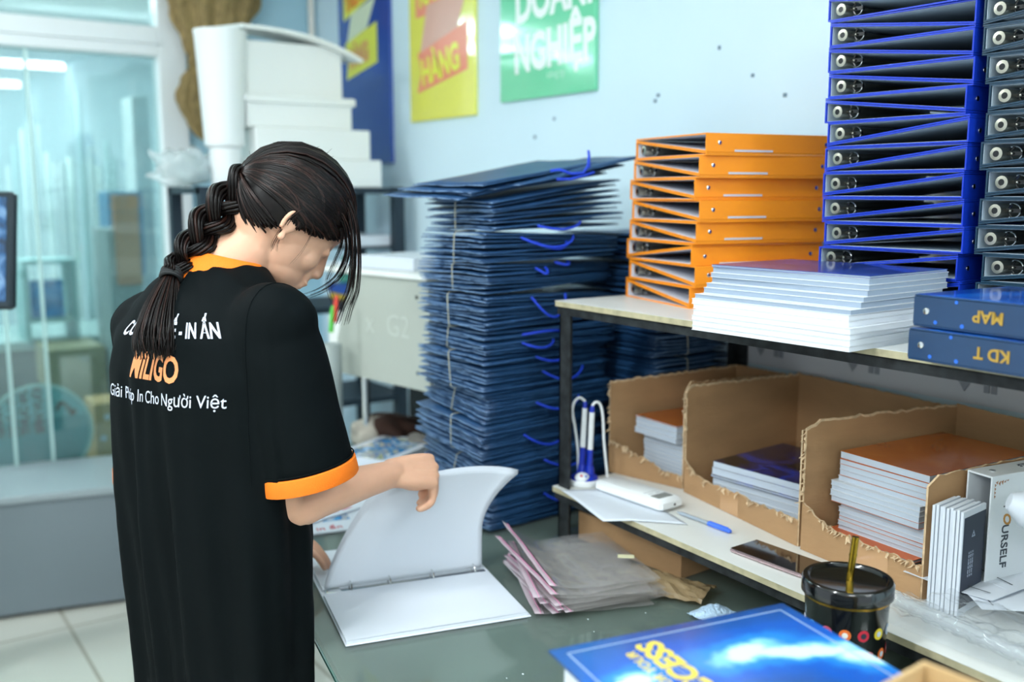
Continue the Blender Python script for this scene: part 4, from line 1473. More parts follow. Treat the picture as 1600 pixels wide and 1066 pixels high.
for k in range(4):
    G().sheet(28, 24, page_fn(k), 0.0005).obj('raised_page', PAPER, t, smooth='all')
PAGE_HOLD = t.matrix_world
print('SECTION4', len(bpy.data.objects))

# ------------------------------------------------------------------ posters on the wall
def poster(name, y0, y1, zb, zt, base, lab):
    """y0 < y1; hangs on wall_right facing -X. local x runs along -Y (left to right for the viewer)"""
    t = thing(name, lab, 'poster', (WX - 0.0125, y1, zb))
    wd = y1 - y0
    G().box((-0.0005, -wd, 0), (0.0118, 0, zt - zb), bev=0.001).obj('panel', base, t)
    mx = Matrix(((0, 0, -1, -0.0008), (-1, 0, 0, 0), (0, 1, 0, 0), (0, 0, 0, 1)))
    return t, mx, wd


def flat(g, pts, mx, off=0.0, m=0):
    from mathutils.geometry import tessellate_polygon
    vs = [V((x, y, off)) for x, y in pts]
    g.add(vs, [tuple(t_) for t_ in tessellate_polygon([vs])], m, mx)


PG = mat('poster_green', '6fd6a4', 0.12, coat=1)
PYEL = mat('poster_yellow', 'f2f06a', 0.12, coat=1)
PB = mat('poster_blue', '2c4fae', 0.12, coat=1)
INKW = mat('print_white', 'f4faf8', 0.3)
INKR = mat('print_salmon', 'f3957a', 0.3)
INKO = mat('print_orange', 'f2932c', 0.3)
INKY = mat('print_yellow', 'eef05a', 0.3)
INKY2 = mat('print_pale_yellow', 'e3eed0', 0.3)
yg1, yg0 = 2.729, 2.250
t, mx, wd = poster('wall_poster', yg0, yg1, 1.795, 2.50, PG, 'green poster with white lettering DOANH NGHIỆP, nearest of the three on the wall')
g = G()
put_text(g, 'DOANH', 0.150, mx @ Matrix.Translation((0.085, 0.235, 0)) @ Matrix.Rotation(R(2), 4, 'Z'), bold=0.006, sx=0.78)
g.obj('lettering', INKW, t)
g = G()
put_text(g, 'NGHIỆP', 0.150, mx @ Matrix.Translation((0.08, 0.085, 0)) @ Matrix.Rotation(R(2), 4, 'Z'), bold=0.006, sx=0.74)
g.obj('lettering', INKW, t)
g = G()
put_text(g, 'PHÁT HUY', 0.08, mx @ Matrix.Translation((0.11, 0.375, 0)) @ Matrix.Rotation(R(3), 4, 'Z'), sx=0.82)
put_text(g, 'công ty', 0.03, mx @ Matrix.Translation((0.25, 0.055, 0)))
g.obj('small_lettering', mat('print_pale_green', 'c2f0da', 0.3), t)

t, mx, wd = poster('wall_poster', 2.882, 3.325, 1.765, 2.55, PYEL, 'yellow poster with salmon ribbon lettering, middle one of the three on the wall')
g = G()
flat(g, [(0.055, 0.10), (0.40, 0.155), (0.40, 0.315), (0.06, 0.24), (0.085, 0.17)], mx)
g.obj('ribbon', INKR, t)
g = G()
flat(g, [(0.08, 0.243), (0.335, 0.30), (0.40, 0.42), (0.13, 0.40)], mx, 0.0004)
g.obj('ribbon_fold', mat('print_dull_pink', 'e2b0a0', 0.3), t)
g = G()
flat(g, [(0.05, 0.365), (0.36, 0.375), (0.40, 0.43), (0.37, 0.48), (0.40, 0.60), (0.05, 0.50)], mx)
g.obj('ribbon', INKR, t)
g = G()
put_text(g, 'HÀNG', 0.125, mx @ Matrix.Translation((0.095, 0.125, 0.0012)) @ Matrix.Rotation(R(9), 4, 'Z'), bold=0.005, sx=0.72)
g.obj('lettering', INKY, t)
g = G()
put_text(g, 'KHÁCH', 0.125, mx @ Matrix.Translation((0.075, 0.40, 0.0012)) @ Matrix.Rotation(R(8), 4, 'Z'), bold=0.005, sx=0.68)
g.obj('lettering', INKY, t)

t, mx, wd = poster('wall_poster', 3.482, 3.93, 1.62, 2.55, PB, 'blue poster with yellow ribbon lettering, farthest of the three on the wall')
g = G()
flat(g, [(0.07, 0.345), (0.345, 0.39), (0.345, 0.545), (0.06, 0.49), (0.085, 0.42)], mx)
g.obj('ribbon', INKY, t)
g = G()
flat(g, [(0.08, 0.493), (0.26, 0.53), (0.34, 0.64), (0.12, 0.60)], mx, 0.0004)
g.obj('ribbon_fold', INKY2, t)
g = G()
flat(g, [(0.05, 0.58), (0.31, 0.645), (0.36, 0.655), (0.33, 0.70), (0.355, 0.82), (0.05, 0.735)], mx)
g.obj('ribbon', INKY, t)
g = G()
put_text(g, 'TRƯỚC', 0.10, mx @ Matrix.Translation((0.075, 0.615, 0.0012)) @ Matrix.Rotation(R(11), 4, 'Z'), bold=0.007, sx=0.66)
g.obj('lettering', INKO, t)
g = G()
put_text(g, 'HÀNG', 0.10, mx @ Matrix.Translation((0.10, 0.39, 0.0012)) @ Matrix.Rotation(R(7), 4, 'Z'), bold=0.007, sx=0.60)
g.obj('lettering', mat('print_peach', 'e8b070', 0.3), t)
g = G()
put_text(g, 'CHÍNH', 0.085, mx @ Matrix.Translation((0.10, 0.83, 0.0012)) @ Matrix.Rotation(R(12), 4, 'Z'), sx=0.6)
g.obj('small_lettering', mat('print_pale_blue', 'aebfe6', 0.3), t)

# conduit in the corner
o = G().tube([(1.82, 4.165, 1.2), (1.82, 4.165, CEIL)], 0.014, 10).obj('corner_conduit', mat('cream_conduit', 'f0ece2', 0.4), smooth=True)
tag(o, 'thin cream conduit running up the far corner behind the blue poster', 'pipe')

# ------------------------------------------------------------------ far rack with white boxes
RY0, RY1 = 3.30, 3.66
t = thing('storage_rack', 'black steel rack against the far wall carrying the white boxes', 'shelf', (0, 0, 0))
RX0, RX1 = 1.03, 1.79
DARK = mat('dark_blue_steel', '20303c', 0.5, 0.2)
for z in (1.525, 1.10, 0.75, 0.3):
    G().box((RX0, RY0, z - 0.022), (RX1, RY1, z)).obj('shelf', DARK, t)
for x in (RX0, RX1 - 0.04):
    for y in (RY0 - 0.003, RY1 - 0.037):
        G().box((x, y, 0), (x + 0.04, y + 0.04, 1.528)).obj('post', DARK, t)
BOXW = mat('white_box', 'eef1ef', 0.6)


def wbox(px0, px1, pyt, pyb, y, depth, lab, lid=False, h0=None):
    a, b = at(px0, pyb, y=y), at(px1, pyb, y=y)
    zt, zb = at(px0, pyt, y=y).z, at(px0, pyb, y=y).z
    if h0 is not None: zb = h0
    t = thing('white_box', lab, 'box', (a.x, y, zb), 0, 'white boxes on the far rack')
    w_, h = b.x - a.x, zt - zb
    G().box((0, 0, 0), (w_, depth, h - (0.02 if lid else 0)), bev=0.003).obj('body', BOXW, t)
    if lid: G().box((-0.012, -0.012, h - 0.028), (w_ + 0.012, depth + 0.01, h), bev=0.004).obj('lid', BOXW, t)
    return zt, a.x, b.x


z1, _, _ = wbox(395, 597, 247, 290, 3.31, 0.34, 'lowest and widest white box of the stack on the far rack', h0=1.5255)
z2, _, _ = wbox(402, 579, 198, 245, 3.33, 0.31, 'plain white box, second from the bottom on the far rack', h0=z1 + 0.001)
z3, _, _ = wbox(388, 550, 146, 195, 3.35, 0.28, 'white box with overhanging lid, third from the bottom on the far rack', lid=True, h0=z2 + 0.001)
a = at(386, 142, y=3.37)
b = at(535, 142, y=3.37)
zt = at(386, 62, y=3.37).z
t = thing('open_white_box', 'large white box with raised bent flap, top of the stack on the far rack', 'box', (a.x, 3.37, z3 + 0.001), 0)
w_, h = b.x - a.x, zt - z3
g = G()
g.box((0, 0, 0), (w_, 0.26, h), bev=0.003)
g.obj('body', BOXW, t)
g = G()
g.sheet(14, 6, lambda u, v: (-0.03 + u * (w_ + 0.085), -0.06 + 0.32 * v, h + 0.035 + 0.03 * v - 0.085 * u ** 2.6), 0.012)
g.obj('flap', BOXW, t, smooth=True)
# white canister leaning at the left of the stack
a = at(308, 238, y=3.42)
t = thing('white_bin', 'tall white plastic bin standing left of the white box stack', 'bin', (at(352, 238, y=3.40).x, 3.40, 1.5255))
g = G()
h = at(320, 50, y=3.45).z - 1.5255
hb = 0.13
vs = []
prof = [(0.050, 0.0), (0.052, hb), (0.066, hb + 0.01), (0.086, h - 0.02), (0.089, h), (0.082, h)]
g.lathe(prof, 24)
g.obj('shell', PLASTIC_W, t, smooth=True)
# clear crumpled bag
t = thing('crumpled_plastic_bag', 'crumpled clear plastic bag on the far rack left of the bin', 'plastic bag', (at(290, 280, y=3.5).x, 3.42, 1.5255))
g = G()
n = 14
rr = random.Random(4)
for k in range(3):
    g.ball((0.035 * k - 0.05, 0.01 * k, 0.06), (0.085, 0.05, 0.065 - 0.008 * k), nu=30, nv=18)
vs = g.v
g.v = [tuple(V(p) * (1 + 0.45 * noise.noise(V(p) * 26)) if p[2] > 0.02 else (p[0], p[1], max(0.0, p[2]))) for p in vs]
g.v = [(x, y, max(0.0, z)) for x, y, z in g.v]
g.obj('film', glassy('bag_film', 'f8fcfc', 1.0, 0.30, 'eef4f6', rough=0.2), t, smooth='all')

# lower shelf contents of the far rack
for k, (px0, px1, pyt, z, col, lab) in enumerate(((560, 607, 346, 1.12, 'eef0f4', 'white paper ream on the middle level of the far rack'),)):
    pass
p0 = at(552, 368, y=3.34)
t = thing('paper_ream', 'white paper ream on the middle level of the far rack', 'paper', (p0.x, 3.34, 1.31))
o = G().box((-0.02, 0, -0.01), (0.17, 0.28, 0.0)).obj('support_board', DARK, t)
G().box((0, 0, 0), (0.155, 0.25, 0.04), bev=0.004).obj('sheets', PAPER, t)
for z, c_, lab, dx in ((1.24, 'e8c23a', 'yellow folder stack lying on the far rack under a blue one', 0.0), (1.262, '1f55b8', 'blue folder lying on the yellow one on the far rack', -0.004)):
    o = G().box((0, 0, 0), (0.14, 0.26, 0.02 if z < 1.25 else 0.035), bev=0.003).obj('folder', mat('folder_' + c_, c_, 0.5))
    o.location = (p0.x + 0.02 + dx, 3.35, z - 0.14 + 0.001 if z < 1.25 else 1.1225)
    tag(o, lab, 'folder')
o = G().lathe([(0.02, 0), (0.022, 0.002), (0.022, 0.12), (0.012, 0.14), (0.01, 0.16)], 18).obj('spray_bottle', mat('green_bottle', '3fa48c', 0.3), smooth=True)
o.location = (at(566, 330, y=3.45).x, 3.62, 1.101)
tag(o, 'small green bottle standing at the back of the far rack', 'bottle')

# gathered golden brown cloth hanging from the partition wall
CLOTH = mat('golden_brown_cloth', '9a8354', 0.7, noise_amt=0.5, scale=30, stretch=(6, 1, 1.2), bump=0.3, bscale=60)
g = G()
t_top = at(325, -60, y=4.1)
axis = [(at(335, -90, y=4.08), 0.20), (at(333, 0, y=4.08), 0.165), (at(332, 50, y=4.08), 0.125), (at(325, 90, y=4.08), 0.07), (at(318, 108, y=4.08), 0.048), (at(313, 130, y=4.08), 0.075), (at(311, 160, y=4.08), 0.085), (at(318, 190, y=4.08), 0.065), (at(326, 212, y=4.08), 0.05), (at(334, 224, y=4.08), 0.022)]
vs, fs = [], []
NN = 96
fine = []
for i in range(len(axis) - 1):
    for j in range(5):
        f = j / 5
        fine.append((axis[i][0].lerp(axis[i + 1][0], f), axis[i][1] * (1 - f) + axis[i + 1][1] * f))
fine.append(axis[-1])
for i, (p, r) in enumerate(fine):
    for j in range(NN):
        a = 2 * math.pi * j / NN
        rip = 1 + 0.13 * math.sin(9 * a + 0.8 * math.sin(i * 0.4)) + 0.09 * math.sin(17 * a + i * 0.15) + 0.05 * math.sin(i * 1.3 + 3 * a)
        vs.append((p.x + r * rip * math.cos(a), p.y + r * rip * 0.34 * math.sin(a), p.z + 0.006 * math.sin(5 * a)))
for i in range(len(fine) - 1):
    for j in range(NN):
        fs.append((i * NN + j, i * NN + (j + 1) % NN, (i + 1) * NN + (j + 1) % NN, (i + 1) * NN + j))
fs.append(tuple(range(NN)))
fs.append(tuple((len(fine) - 1) * NN + j for j in reversed(range(NN))))
g.add(vs, fs)
t = thing('gathered_curtain', 'gathered golden brown cloth hanging beside the glass partition frame', 'curtain')
g.obj('cloth', CLOTH, t, smooth='all')
g = G()
p, r = axis[4]
g.tube([(p.x + (r + 0.006) * math.cos(a), p.y + (r * 0.34 + 0.006) * math.sin(a), p.z) for a in [2 * math.pi * i / 24 for i in range(24)]], 0.007, 8, closed=True)
g.obj('tie', CLOTH, t, smooth=True)

# ------------------------------------------------------------------ beige machine behind the desk
MB = mat('beige_machine', 'b4b9b0', 0.4, noise_amt=0.03, scale=3)
mp = V((1.245, 2.70, 0.0))
t = thing('office_machine', 'large beige machine with faint chalk marks behind the navy bag stack', 'machine', (0, 0, TZ + 0.0005))
# side panel facing the viewer
Pa, Pb = at(529, 582, d=2.92), at(672, 607, d=2.62)
Pc, Pd = at(672, 424, d=2.62), at(560, 424, d=2.92)
fd = V((Pb.x - Pa.x, Pb.y - Pa.y)).normalized()
fnn = V((-fd.y, fd.x))
if fnn.y < 0: fnn = -fnn
zb, ztop = Pa.z, Pd.z
Wm = V((Pb.x - Pa.x, Pb.y - Pa.y)).length
ang_m = math.atan2(fd.y, fd.x)
mxm = Matrix.Translation((Pa.x, Pa.y, -TZ)) @ Matrix.Rotation(ang_m, 4, 'Z')
depth = 0.55
k1 = 0.14 / 0.62
# profile in the (x,z) plane, extruded in y
pf = [(0, zb), (Wm, zb), (Wm, ztop), (0.075, ztop), (-0.002, zb + 0.10)]
g = G()
n = len(pf)
sgn = 1 if (Matrix.Rotation(ang_m, 3, 'Z') @ V((0, 1, 0))).y > 0 else -1
vs = [(x, 0, z) for x, z in pf] + [(x, sgn * depth, z) for x, z in pf]
g.add(vs, [tuple(range(n)), tuple(range(2 * n - 1, n - 1, -1))] + [((i + 1) % n, i, n + i, n + (i + 1) % n) for i in range(n)], 0, mxm)
g.obj('housing', MB, t)
g = G()
g.box((-0.10, -0.012, ztop + 0.0005), (Wm + 0.0, depth, ztop + 0.014), 0, mxm, bev=0.004)
g.obj('top_cover', mat('cream_top', 'f0f2ee', 0.35), t)
g = G()
g.box((-0.13, 0.05, zb + 0.02), (-0.012, depth - 0.02, ztop - 0.13), 0, mxm, bev=0.01)
g.obj('feed_tray', mat('cream_top', 'f0f2ee', 0.35), t)
g = G()
put_text(g, 'x', 0.085, mxm @ Matrix(((1, 0, 0, 0.14), (0, 0, -1, -0.0008), (0, 1, 0, zb + 0.135), (0, 0, 0, 1))), bold=-0.0005)
g.obj('chalk_mark', mat('chalk_trace', 'c4cac2', 0.8), t)
g = G()
put_text(g, 'G2', 0.085, mxm @ Matrix(((1, 0, 0, 0.235), (0, 0, -1, -0.0008), (0, 1, 0, zb + 0.135), (0, 0, 0, 1))), bold=-0.0005)
g.obj('chalk_mark', mat('chalk_trace', 'c4cac2', 0.8), t)
for x, z in ((Wm - 0.05, ztop - 0.045), (Wm - 0.05, zb + 0.045)):
    g = G()
    g.tube([(x, 0.001, z), (x, -0.0015, z)], 0.005, 10, mx=mxm)
    g.obj('screw', PLASTIC_B, t)
for x in (0.05, Wm - 0.05):
    for y in (0.06, depth - 0.06):
        G().tube([(x, y, TZ + 0.0005), (x, y, zb)], 0.012, 10, mx=mxm).obj('leg', CHROME, t)
G().box((-0.05, 0.30, TZ + 0.001), (Wm, 0.34, zb - 0.03), 0, mxm).obj('back_plate', PLASTIC_B, t)
# paper on top of it
q = mxm @ V((0.02, 0.06, 0))
for k, (hgt, lab, ww, ll, off) in enumerate(((0.035, 'thick white paper stack lying on top of the beige machine', 0.25, 0.22, 0.03), (0.006, 'thin white sheets on the left of the beige machine top', 0.16, 0.2, -0.13))):
    q = mxm @ V((off, 0.05, 0))
    o = G().box((0, 0, 0), (ww, ll, hgt), bev=0.0015).obj('paper_stack', PAPER)
    o.location = (q.x, q.y, ztop + 0.0155)
    o.rotation_euler = (0, 0, ang_m + 0.05)
    tag(o, lab, 'paper')
# red and green markers by the machine
for k, (px, py, c_) in enumerate(((533, 486, 'd9402c'), (527, 502, '58c24a'))):
    p = at(px, py, d=2.80)
    o = G().tube([(0, 0, 0), (0.006, 0, 0.06), (0.008, 0, 0.075)], [0.007, 0.007, 0.004], 10).obj('marker_pen', mat('marker_' + c_, c_, 0.4), smooth=True)
    o.location = (p.x - 0.02, p.y, p.z - 0.03)
    tag(o, ('red' if k == 0 else 'green') + ' marker pen standing in the cup beside the beige machine', 'pen', )
p = at(524, 520, d=2.82)
o = G().lathe([(0.024, 0), (0.026, 0.003), (0.028, p.z - TZ - 0.03), (0.026, p.z - TZ - 0.03)], 20).obj('pen_cup', mat('grey_plastic', 'a9b4b2', 0.4), smooth=True)
o.location = (p.x - 0.012, p.y + 0.0, TZ + 0.0005)
tag(o, 'tall white plastic cup for marker pens left of the beige machine', 'cup')

# clutter under the machine
rr = random.Random(5)
items = [(602, 668, 0.022, 0.060, 'cream_jar', 'e4e0cf', 'cream plastic jar standing under the beige machine', 2.55),
         (632, 668, 0.018, 0.045, 'white_jar', 'd9dcd8', 'small white jar behind the printed sheets under the machine', 2.62),
         (573, 660, 0.020, 0.050, 'grey_jar', 'a9adab', 'grey plastic jar left of the cream one under the machine', 2.72),
         (585, 640, 0.024, 0.055, 'pale_tub', 'c4c2b8', 'pale round tub at the back under the machine', 2.95)]
for px, py, r, h, nm, c_, lab, d_ in items:
    p = at(px, py, z=TZ) if False else at(px, py, d=d_)
    o = G().lathe([(r * 0.95, 0), (r, 0.003), (r, h * 0.75), (r * 0.85, h * 0.8), (r * 0.85, h), (0, h)], 20).obj(nm, mat('jar_' + c_, c_, 0.4), smooth=True)
    o.location = (p.x, p.y, TZ + 0.0005)
    tag(o, lab, 'jar')
for k, (px, py, d_, c_, sc, lab) in enumerate(((612, 612, 3.0, '3a2218', (0.09, 0.08, 0.045), 'dark brown crumpled cloth bundled under the beige machine'), (575, 600, 2.95, 'b9b3a6', (0.06, 0.05, 0.05), 'pale grey rag hanging under the beige machine'), (655, 622, 2.85, '6c6963', (0.05, 0.05, 0.03), 'grey crumpled rag in front of the brown cloth'))):
    p = at(px, py, d=d_)
    g = G()
    g.ball((0, 0, 0), sc, nu=28, nv=18)
    g.v = [tuple(V(q) * (1 + 0.5 * noise.noise(V(q) * 22 + V((k, 0, 0))))) for q in g.v]
    zmin = min(q[2] for q in g.v)
    g.v = [(x, y, z - zmin) for x, y, z in g.v]
    o = g.obj('crumpled_cloth', mat('cloth_' + c_, c_, 0.9), smooth='all')
    o.location = (p.x, p.y, TZ + 0.0005)
    tag(o, lab, 'cloth')
# printed sheets on the desk behind her arm
PIC = picture_mat('colour_print', [(0.33, 'f4f6f8'), (0.42, '2f9cd8'), (0.5, '1d6cb8'), (0.56, 'e8e2c8'), (0.62, '5a8a3a'), (0.68, 'f0f2f4'), (0.78, 'c84a3a')], 22, seed=2, rough=0.2)
for k, (px, py, zz, w_, l_, lab) in enumerate(((600, 697, 0.048, 0.30, 0.21, 'white bordered colour print of blue shapes behind her forearm'),)):
    p = at(px, py, z=TZ + zz)
    t = thing('printed_sheet', lab, 'printed sheets', (p.x, p.y, TZ + 0.0005), R(28))
    for j in range(7):
        G().box((-w_ / 2 - 0.006 * (3 - j), -l_ / 2, j * 0.007), (w_ / 2 - 0.006 * j, l_ / 2 - 0.005 * j, j * 0.007 + 0.006)).obj('sheet_stack', PAPER, t)
    G().box((-w_ / 2 + 0.02, -l_ / 2 + 0.02, 0.0481), (w_ / 2 - 0.056, l_ / 2 - 0.05, 0.0486)).obj('picture', PIC, t)
for k, (px, py, rz, lab) in enumerate(((520, 820, 15, 'white magazine page with red lettering lying on the desk behind the open binder'), (535, 850, -12, 'white printed sheet tucked under the magazine behind the open binder'))):
    p = at(px, py, z=TZ)
    t = thing('magazine', lab, 'magazine', (p.x, p.y + 0.13 + 0.05 * k, TZ + 0.0005 + 0.005 * (1 - k)), R(rz))
    G().box((-0.13, -0.10, 0), (0.13, 0.10, 0.004)).obj('pages', PAPER, t)
    G().box((-0.11, -0.03, 0.004), (0.09, 0.08, 0.0044)).obj('picture', PIC, t)
    g = G()
    put_text(g, 'Bảng giá in ấn', 0.03, Matrix.Translation((-0.11, -0.085, 0.0045)))
    g.obj('lettering', mat('print_red', 'c8485a', 0.5), t)
o = G().box((0, 0, 0), (0.16, 0.22, 0.028), bev=0.003).obj('grey_folder_box', mat('grey_card', '9aa09c', 0.6))
p = at(655, 700, z=TZ)
o.location = (p.x + 0.02, p.y + 0.03, TZ + 0.0005)
o.rotation_euler = (0, 0, R(20))
tag(o, 'flat grey card box between the printed sheets and the navy bags', 'box')

# ------------------------------------------------------------------ monitor at the left edge
p = at(24, 300, d=2.62)
mang = R(-37)
t = thing('computer_monitor', 'black computer monitor cut by the left edge of the picture', 'monitor', (p.x, p.y, 0), mang)
zt = p.z
MK = mat('monitor_black', '16242c', 0.3)
tilt = Matrix.Translation((0, 0, zt)) @ Matrix.Rotation(R(-9), 4, 'X')
g = G()
g.box((-0.52, -0.014, -0.31), (0.0, 0.018, 0), 0, tilt, bev=0.007)
g.obj('bezel', MK, t, smooth=True)
SCR = picture_mat('screen_picture', [(0.38, '1a2c40'), (0.5, '24507c'), (0.62, '6a8cb0'), (0.7, '1f3c64')], 12, seed=6, rough=0.1)
G().box((-0.505, -0.0155, -0.29), (-0.015, -0.0145, -0.016), 0, tilt).obj('screen', SCR, t)
zd = zt - 0.50
g = G(); g.tube([(-0.26, 0.03, zt - 0.16), (-0.26, 0.075, zt - 0.36), (-0.26, 0.05, zd + 0.012)], 0.02, 12)
g.obj('stand', MK, t, smooth=True)
G().box((-0.38, -0.06, zd + 0.0005), (-0.16, 0.13, zd + 0.014), bev=0.004).obj('foot', MK, t)
t2 = thing('side_desk', 'white side desk under the computer monitor beyond the left edge', 'desk', (0, 0, 0))
G().prism([(-0.8, 2.35), (0.25, 2.35), (0.33, 3.30), (-0.8, 3.30)], zd - 0.03, zd).obj('tabletop', LAM, t2)
for x, y in ((-0.75, 2.4), (0.2, 2.4), (-0.75, 3.25), (0.25, 3.25)):
    G().box((x - 0.02, y - 0.02, 0), (x + 0.02, y + 0.02, zd - 0.03)).obj('leg', BLACK_STEEL, t2)

# ------------------------------------------------------------------ grey bench cabinet by the glass
t = thing('low_cabinet', 'long low grey metal cabinet standing on the tiles before the glass', 'cabinet', (0.862, 3.690, 0), R(180 - 13))
GREYM = mat('grey_metal', '7d8990', 0.45, noise_amt=0.04, scale=3)
G().box((-0.14, -0.46, 0.015), (2.2, 0.0, 0.425), bev=0.004).obj('body', GREYM, t)
G().box((-0.15, -0.47, 0.425), (2.21, 0.012, 0.452), bev=0.004).obj('top', mat('grey_top', '9fabb0', 0.3), t)
G().box((-0.11, -0.44, 0.0), (2.17, -0.03, 0.015)).obj('plinth', BLACK_STEEL, t)
G().box((0.9, 0.0, 0.02), (0.904, 0.0015, 0.42)).obj('door_gap', BLACK_STEEL, t)

# ------------------------------------------------------------------ things seen through the glass
def seen(px0, px1, pyt, y, z0, dep, nm, col, lab, cat, rough=0.6, rotz=0, emit=0, grp=None):
    a, b = at(px0, pyt, y=y), at(px1, pyt, y=y)
    o = G().box((0, 0, 0), (b.x - a.x, dep, a.z - z0), bev=0.006).obj(nm, mat(nm + '_' + col, col, rough, noise_amt=0.12, scale=8))
    o.location = (a.x, y, z0)
    return tag(o, lab, cat, grp)


BTZ = 0.80
t = thing('back_room_counter', 'long pale counter in the room behind the glass', 'counter', (-2.2, 5.2, 0))
G().box((0, 0, 0.76), (4.2, 0.7, 0.80)).obj('counter_top', mat('pale_counter', '9fb7b4', 0.4), t)
G().box((0.02, 0.04, 0.0), (4.18, 0.68, 0.76)).obj('counter_body', mat('teal_counter', '2a5558', 0.6), t)
rr = random.Random(14)
px = 8
k = 0
while px < 176:
    w_ = rr.uniform(7, 13)
    top = rr.choice((150, 190, 205, 230, 250)) + rr.uniform(-10, 10)
    c_ = rr.choice(('e4f0ee', 'c9dedc', 'dfe9ea', 'b8d2d4', 'e9e6d8'))
    yy = rr.uniform(5.95, 6.3)
    a, b = at(px, top, y=yy), at(px + w_, top, y=yy)
    r = (b.x - a.x) / 2
    o = G().lathe([(r, 0), (r, a.z - 0.0), (r * 0.55, a.z), (r * 0.5, a.z - 0.02), (0, a.z - 0.02)], 20).obj('paper_roll', mat('roll_' + c_, c_, 0.5), smooth=True)
    o.location = ((a.x + b.x) / 2, yy, 0.0)
    tag(o, f'tall upright media roll behind the glass, {ordinal(k)} of the row counted from the left' if k else 'tall upright media roll behind the glass, leftmost of the row', 'roll', 'media rolls standing behind the glass')
    px += w_ + rr.uniform(0.5, 5)
    k += 1
seen(168, 218, 358, 4.62, BTZ - 0.3, 0.3, 'grey_printer', '8fa3a2', 'grey floor-standing printer behind the right end of the glass', 'printer')
o = seen(168, 222, 300, 4.9, 1.12, 0.2, 'blue_storage_box', '5f93b4', 'dull blue storage box above the grey printer behind the glass', 'box')
o.location.z = 1.12
o2 = seen(177, 216, 305, 4.60, 1.1, 0.05, 'brown_parcel', 'b98a66', 'brown parcel resting on the grey printer behind the glass', 'parcel')
seen(205, 232, 150, 5.1, 0.8, 0.2, 'white_carton', 'd4dfe0', 'pale tall carton at the right end of the counter behind the glass', 'box')
# small shelf with a blue picture
a = at(34, 408, y=5.1)
b = at(122, 470, y=5.1)
t = thing('display_shelf', 'small pale shelf holding a blue picture behind the glass', 'shelf', (a.x, 5.1, 0.80))
h = a.z - 0.80
W2 = b.x - a.x
PT = mat('pale_teal_board', '9cc4c2', 0.5)
G().box((0, 0, h - 0.02), (W2, 0.25, h)).obj('top_board', PT, t)
G().box((0, 0, 0), (0.02, 0.25, h - 0.02)).obj('side_board', PT, t)
G().box((W2 - 0.02, 0, 0), (W2, 0.25, h - 0.02)).obj('side_board', PT, t)
G().box((0.02, 0, h * 0.25), (W2 - 0.02, 0.25, h * 0.25 + 0.02)).obj('shelf_board', PT, t)
o = G().box((0, 0, 0), (W2 * 0.62, 0.02, h * 0.45)).obj('blue_picture', mat('bright_blue_print', '2a8fd0', 0.4, noise_amt=0.4, scale=20))
o.location = (a.x + W2 * 0.14, 5.14, 0.80 + h * 0.25 + 0.0205)
tag(o, 'bright blue picture panel on the small shelf behind the glass', 'picture')
# cartons
seen(76, 166, 548, 4.75, 0.0, 0.35, 'cardboard_carton', '8d8a66', 'large dull brown carton behind the teal round board', 'box')
seen(163, 190, 548, 5.0, 0.0, 0.15, 'cardboard_carton', 'a08a5c', 'narrow brown carton right of the large dull one behind the glass', 'box')
t = thing('kraft_carton', 'kraft carton with printed white symbols just behind the glass', 'box', (at(147, 632, y=4.36).x, 4.36, 0))
h = at(147, 632, y=4.36).z
G().box((0, 0, 0), (0.26, 0.2, h), bev=0.003).obj('body', mat('kraft_light', 'c8a56c', 0.7), t)
for k, (x, z) in enumerate(((0.05, h - 0.06), (0.03, h - 0.15), (0.09, h - 0.16))):
    g = G(); g.tube([(x, -0.001, z), (x, -0.0003, z)], 0.014, 12)
    g.obj('printed_symbol', PAPER, t)
# round teal board with dark vertical lettering
c0_ = at(66, 712, y=4.30)
t = thing('round_sign_board', 'round teal board with dark vertical writing leaning behind the glass', 'sign', (c0_.x, 4.33, 0.0))
rad = at(146, 680, y=4.30).x - c0_.x
zc = at(66, 604, y=4.30).z - rad
g = G()
g.tube([(0, 0.0, zc), (0, 0.02, zc)], rad, 64)
g.obj('board', mat('teal_board', '2f9aa0', 0.3), t, smooth=True)
g = G()
n = 40
pts = [(0.0, 0, 0)]
g.tube([(rad * math.cos(R(a)), -0.002, zc + rad * math.sin(R(a))) for a in range(0, 360, 6)], 0.008, 8, closed=True)
g.obj('pale_rim', mat('pale_teal_rim', 'a8d0c8', 0.4), t, smooth=True)
g = G()
top = zc + rad * 0.30
poly = [(rad * 0.985 * math.cos(R(a)), rad * 0.985 * math.sin(R(a))) for a in range(18, 163, 6)]
g.add([(x, -0.0012, zc + z) for x, z in poly], [tuple(range(len(poly)))])
g.obj('pale_upper_field', mat('pale_teal_field', '74c0c2', 0.3), t)
g = G()
for k, (x, txt) in enumerate(((-0.20, 'QUÁN CÀ PHÊ'), (-0.12, 'NHÀ HÀNG'), (-0.055, 'THỰC ĐƠN'), (0.025, 'SÂN VƯỜN'))):
    put_text(g, txt, 0.042, Matrix(((0, -1, 0, x * rad / 0.30), (0, 0, -1, -0.002), (1, 0, 0, zc + rad * 0.02), (0, 0, 0, 1))), bold=0.003)
g.obj('lettering', mat('dark_ink', '3a4a50', 0.6), t)
g = G()
for k in range(7):
    a = k * 0.5
    g.tube([(rad * (0.35 + 0.05 * k), -0.003, zc + rad * (0.45 + 0.14 * math.sin(a * 1.7))), (rad * (0.42 + 0.05 * k), -0.003, zc + rad * (0.52 + 0.10 * math.cos(a)))], 0.006, 6)
g.obj('drawing', mat('brown_ink', '70503c', 0.6), t)
print('SECTION5', len(bpy.data.objects))

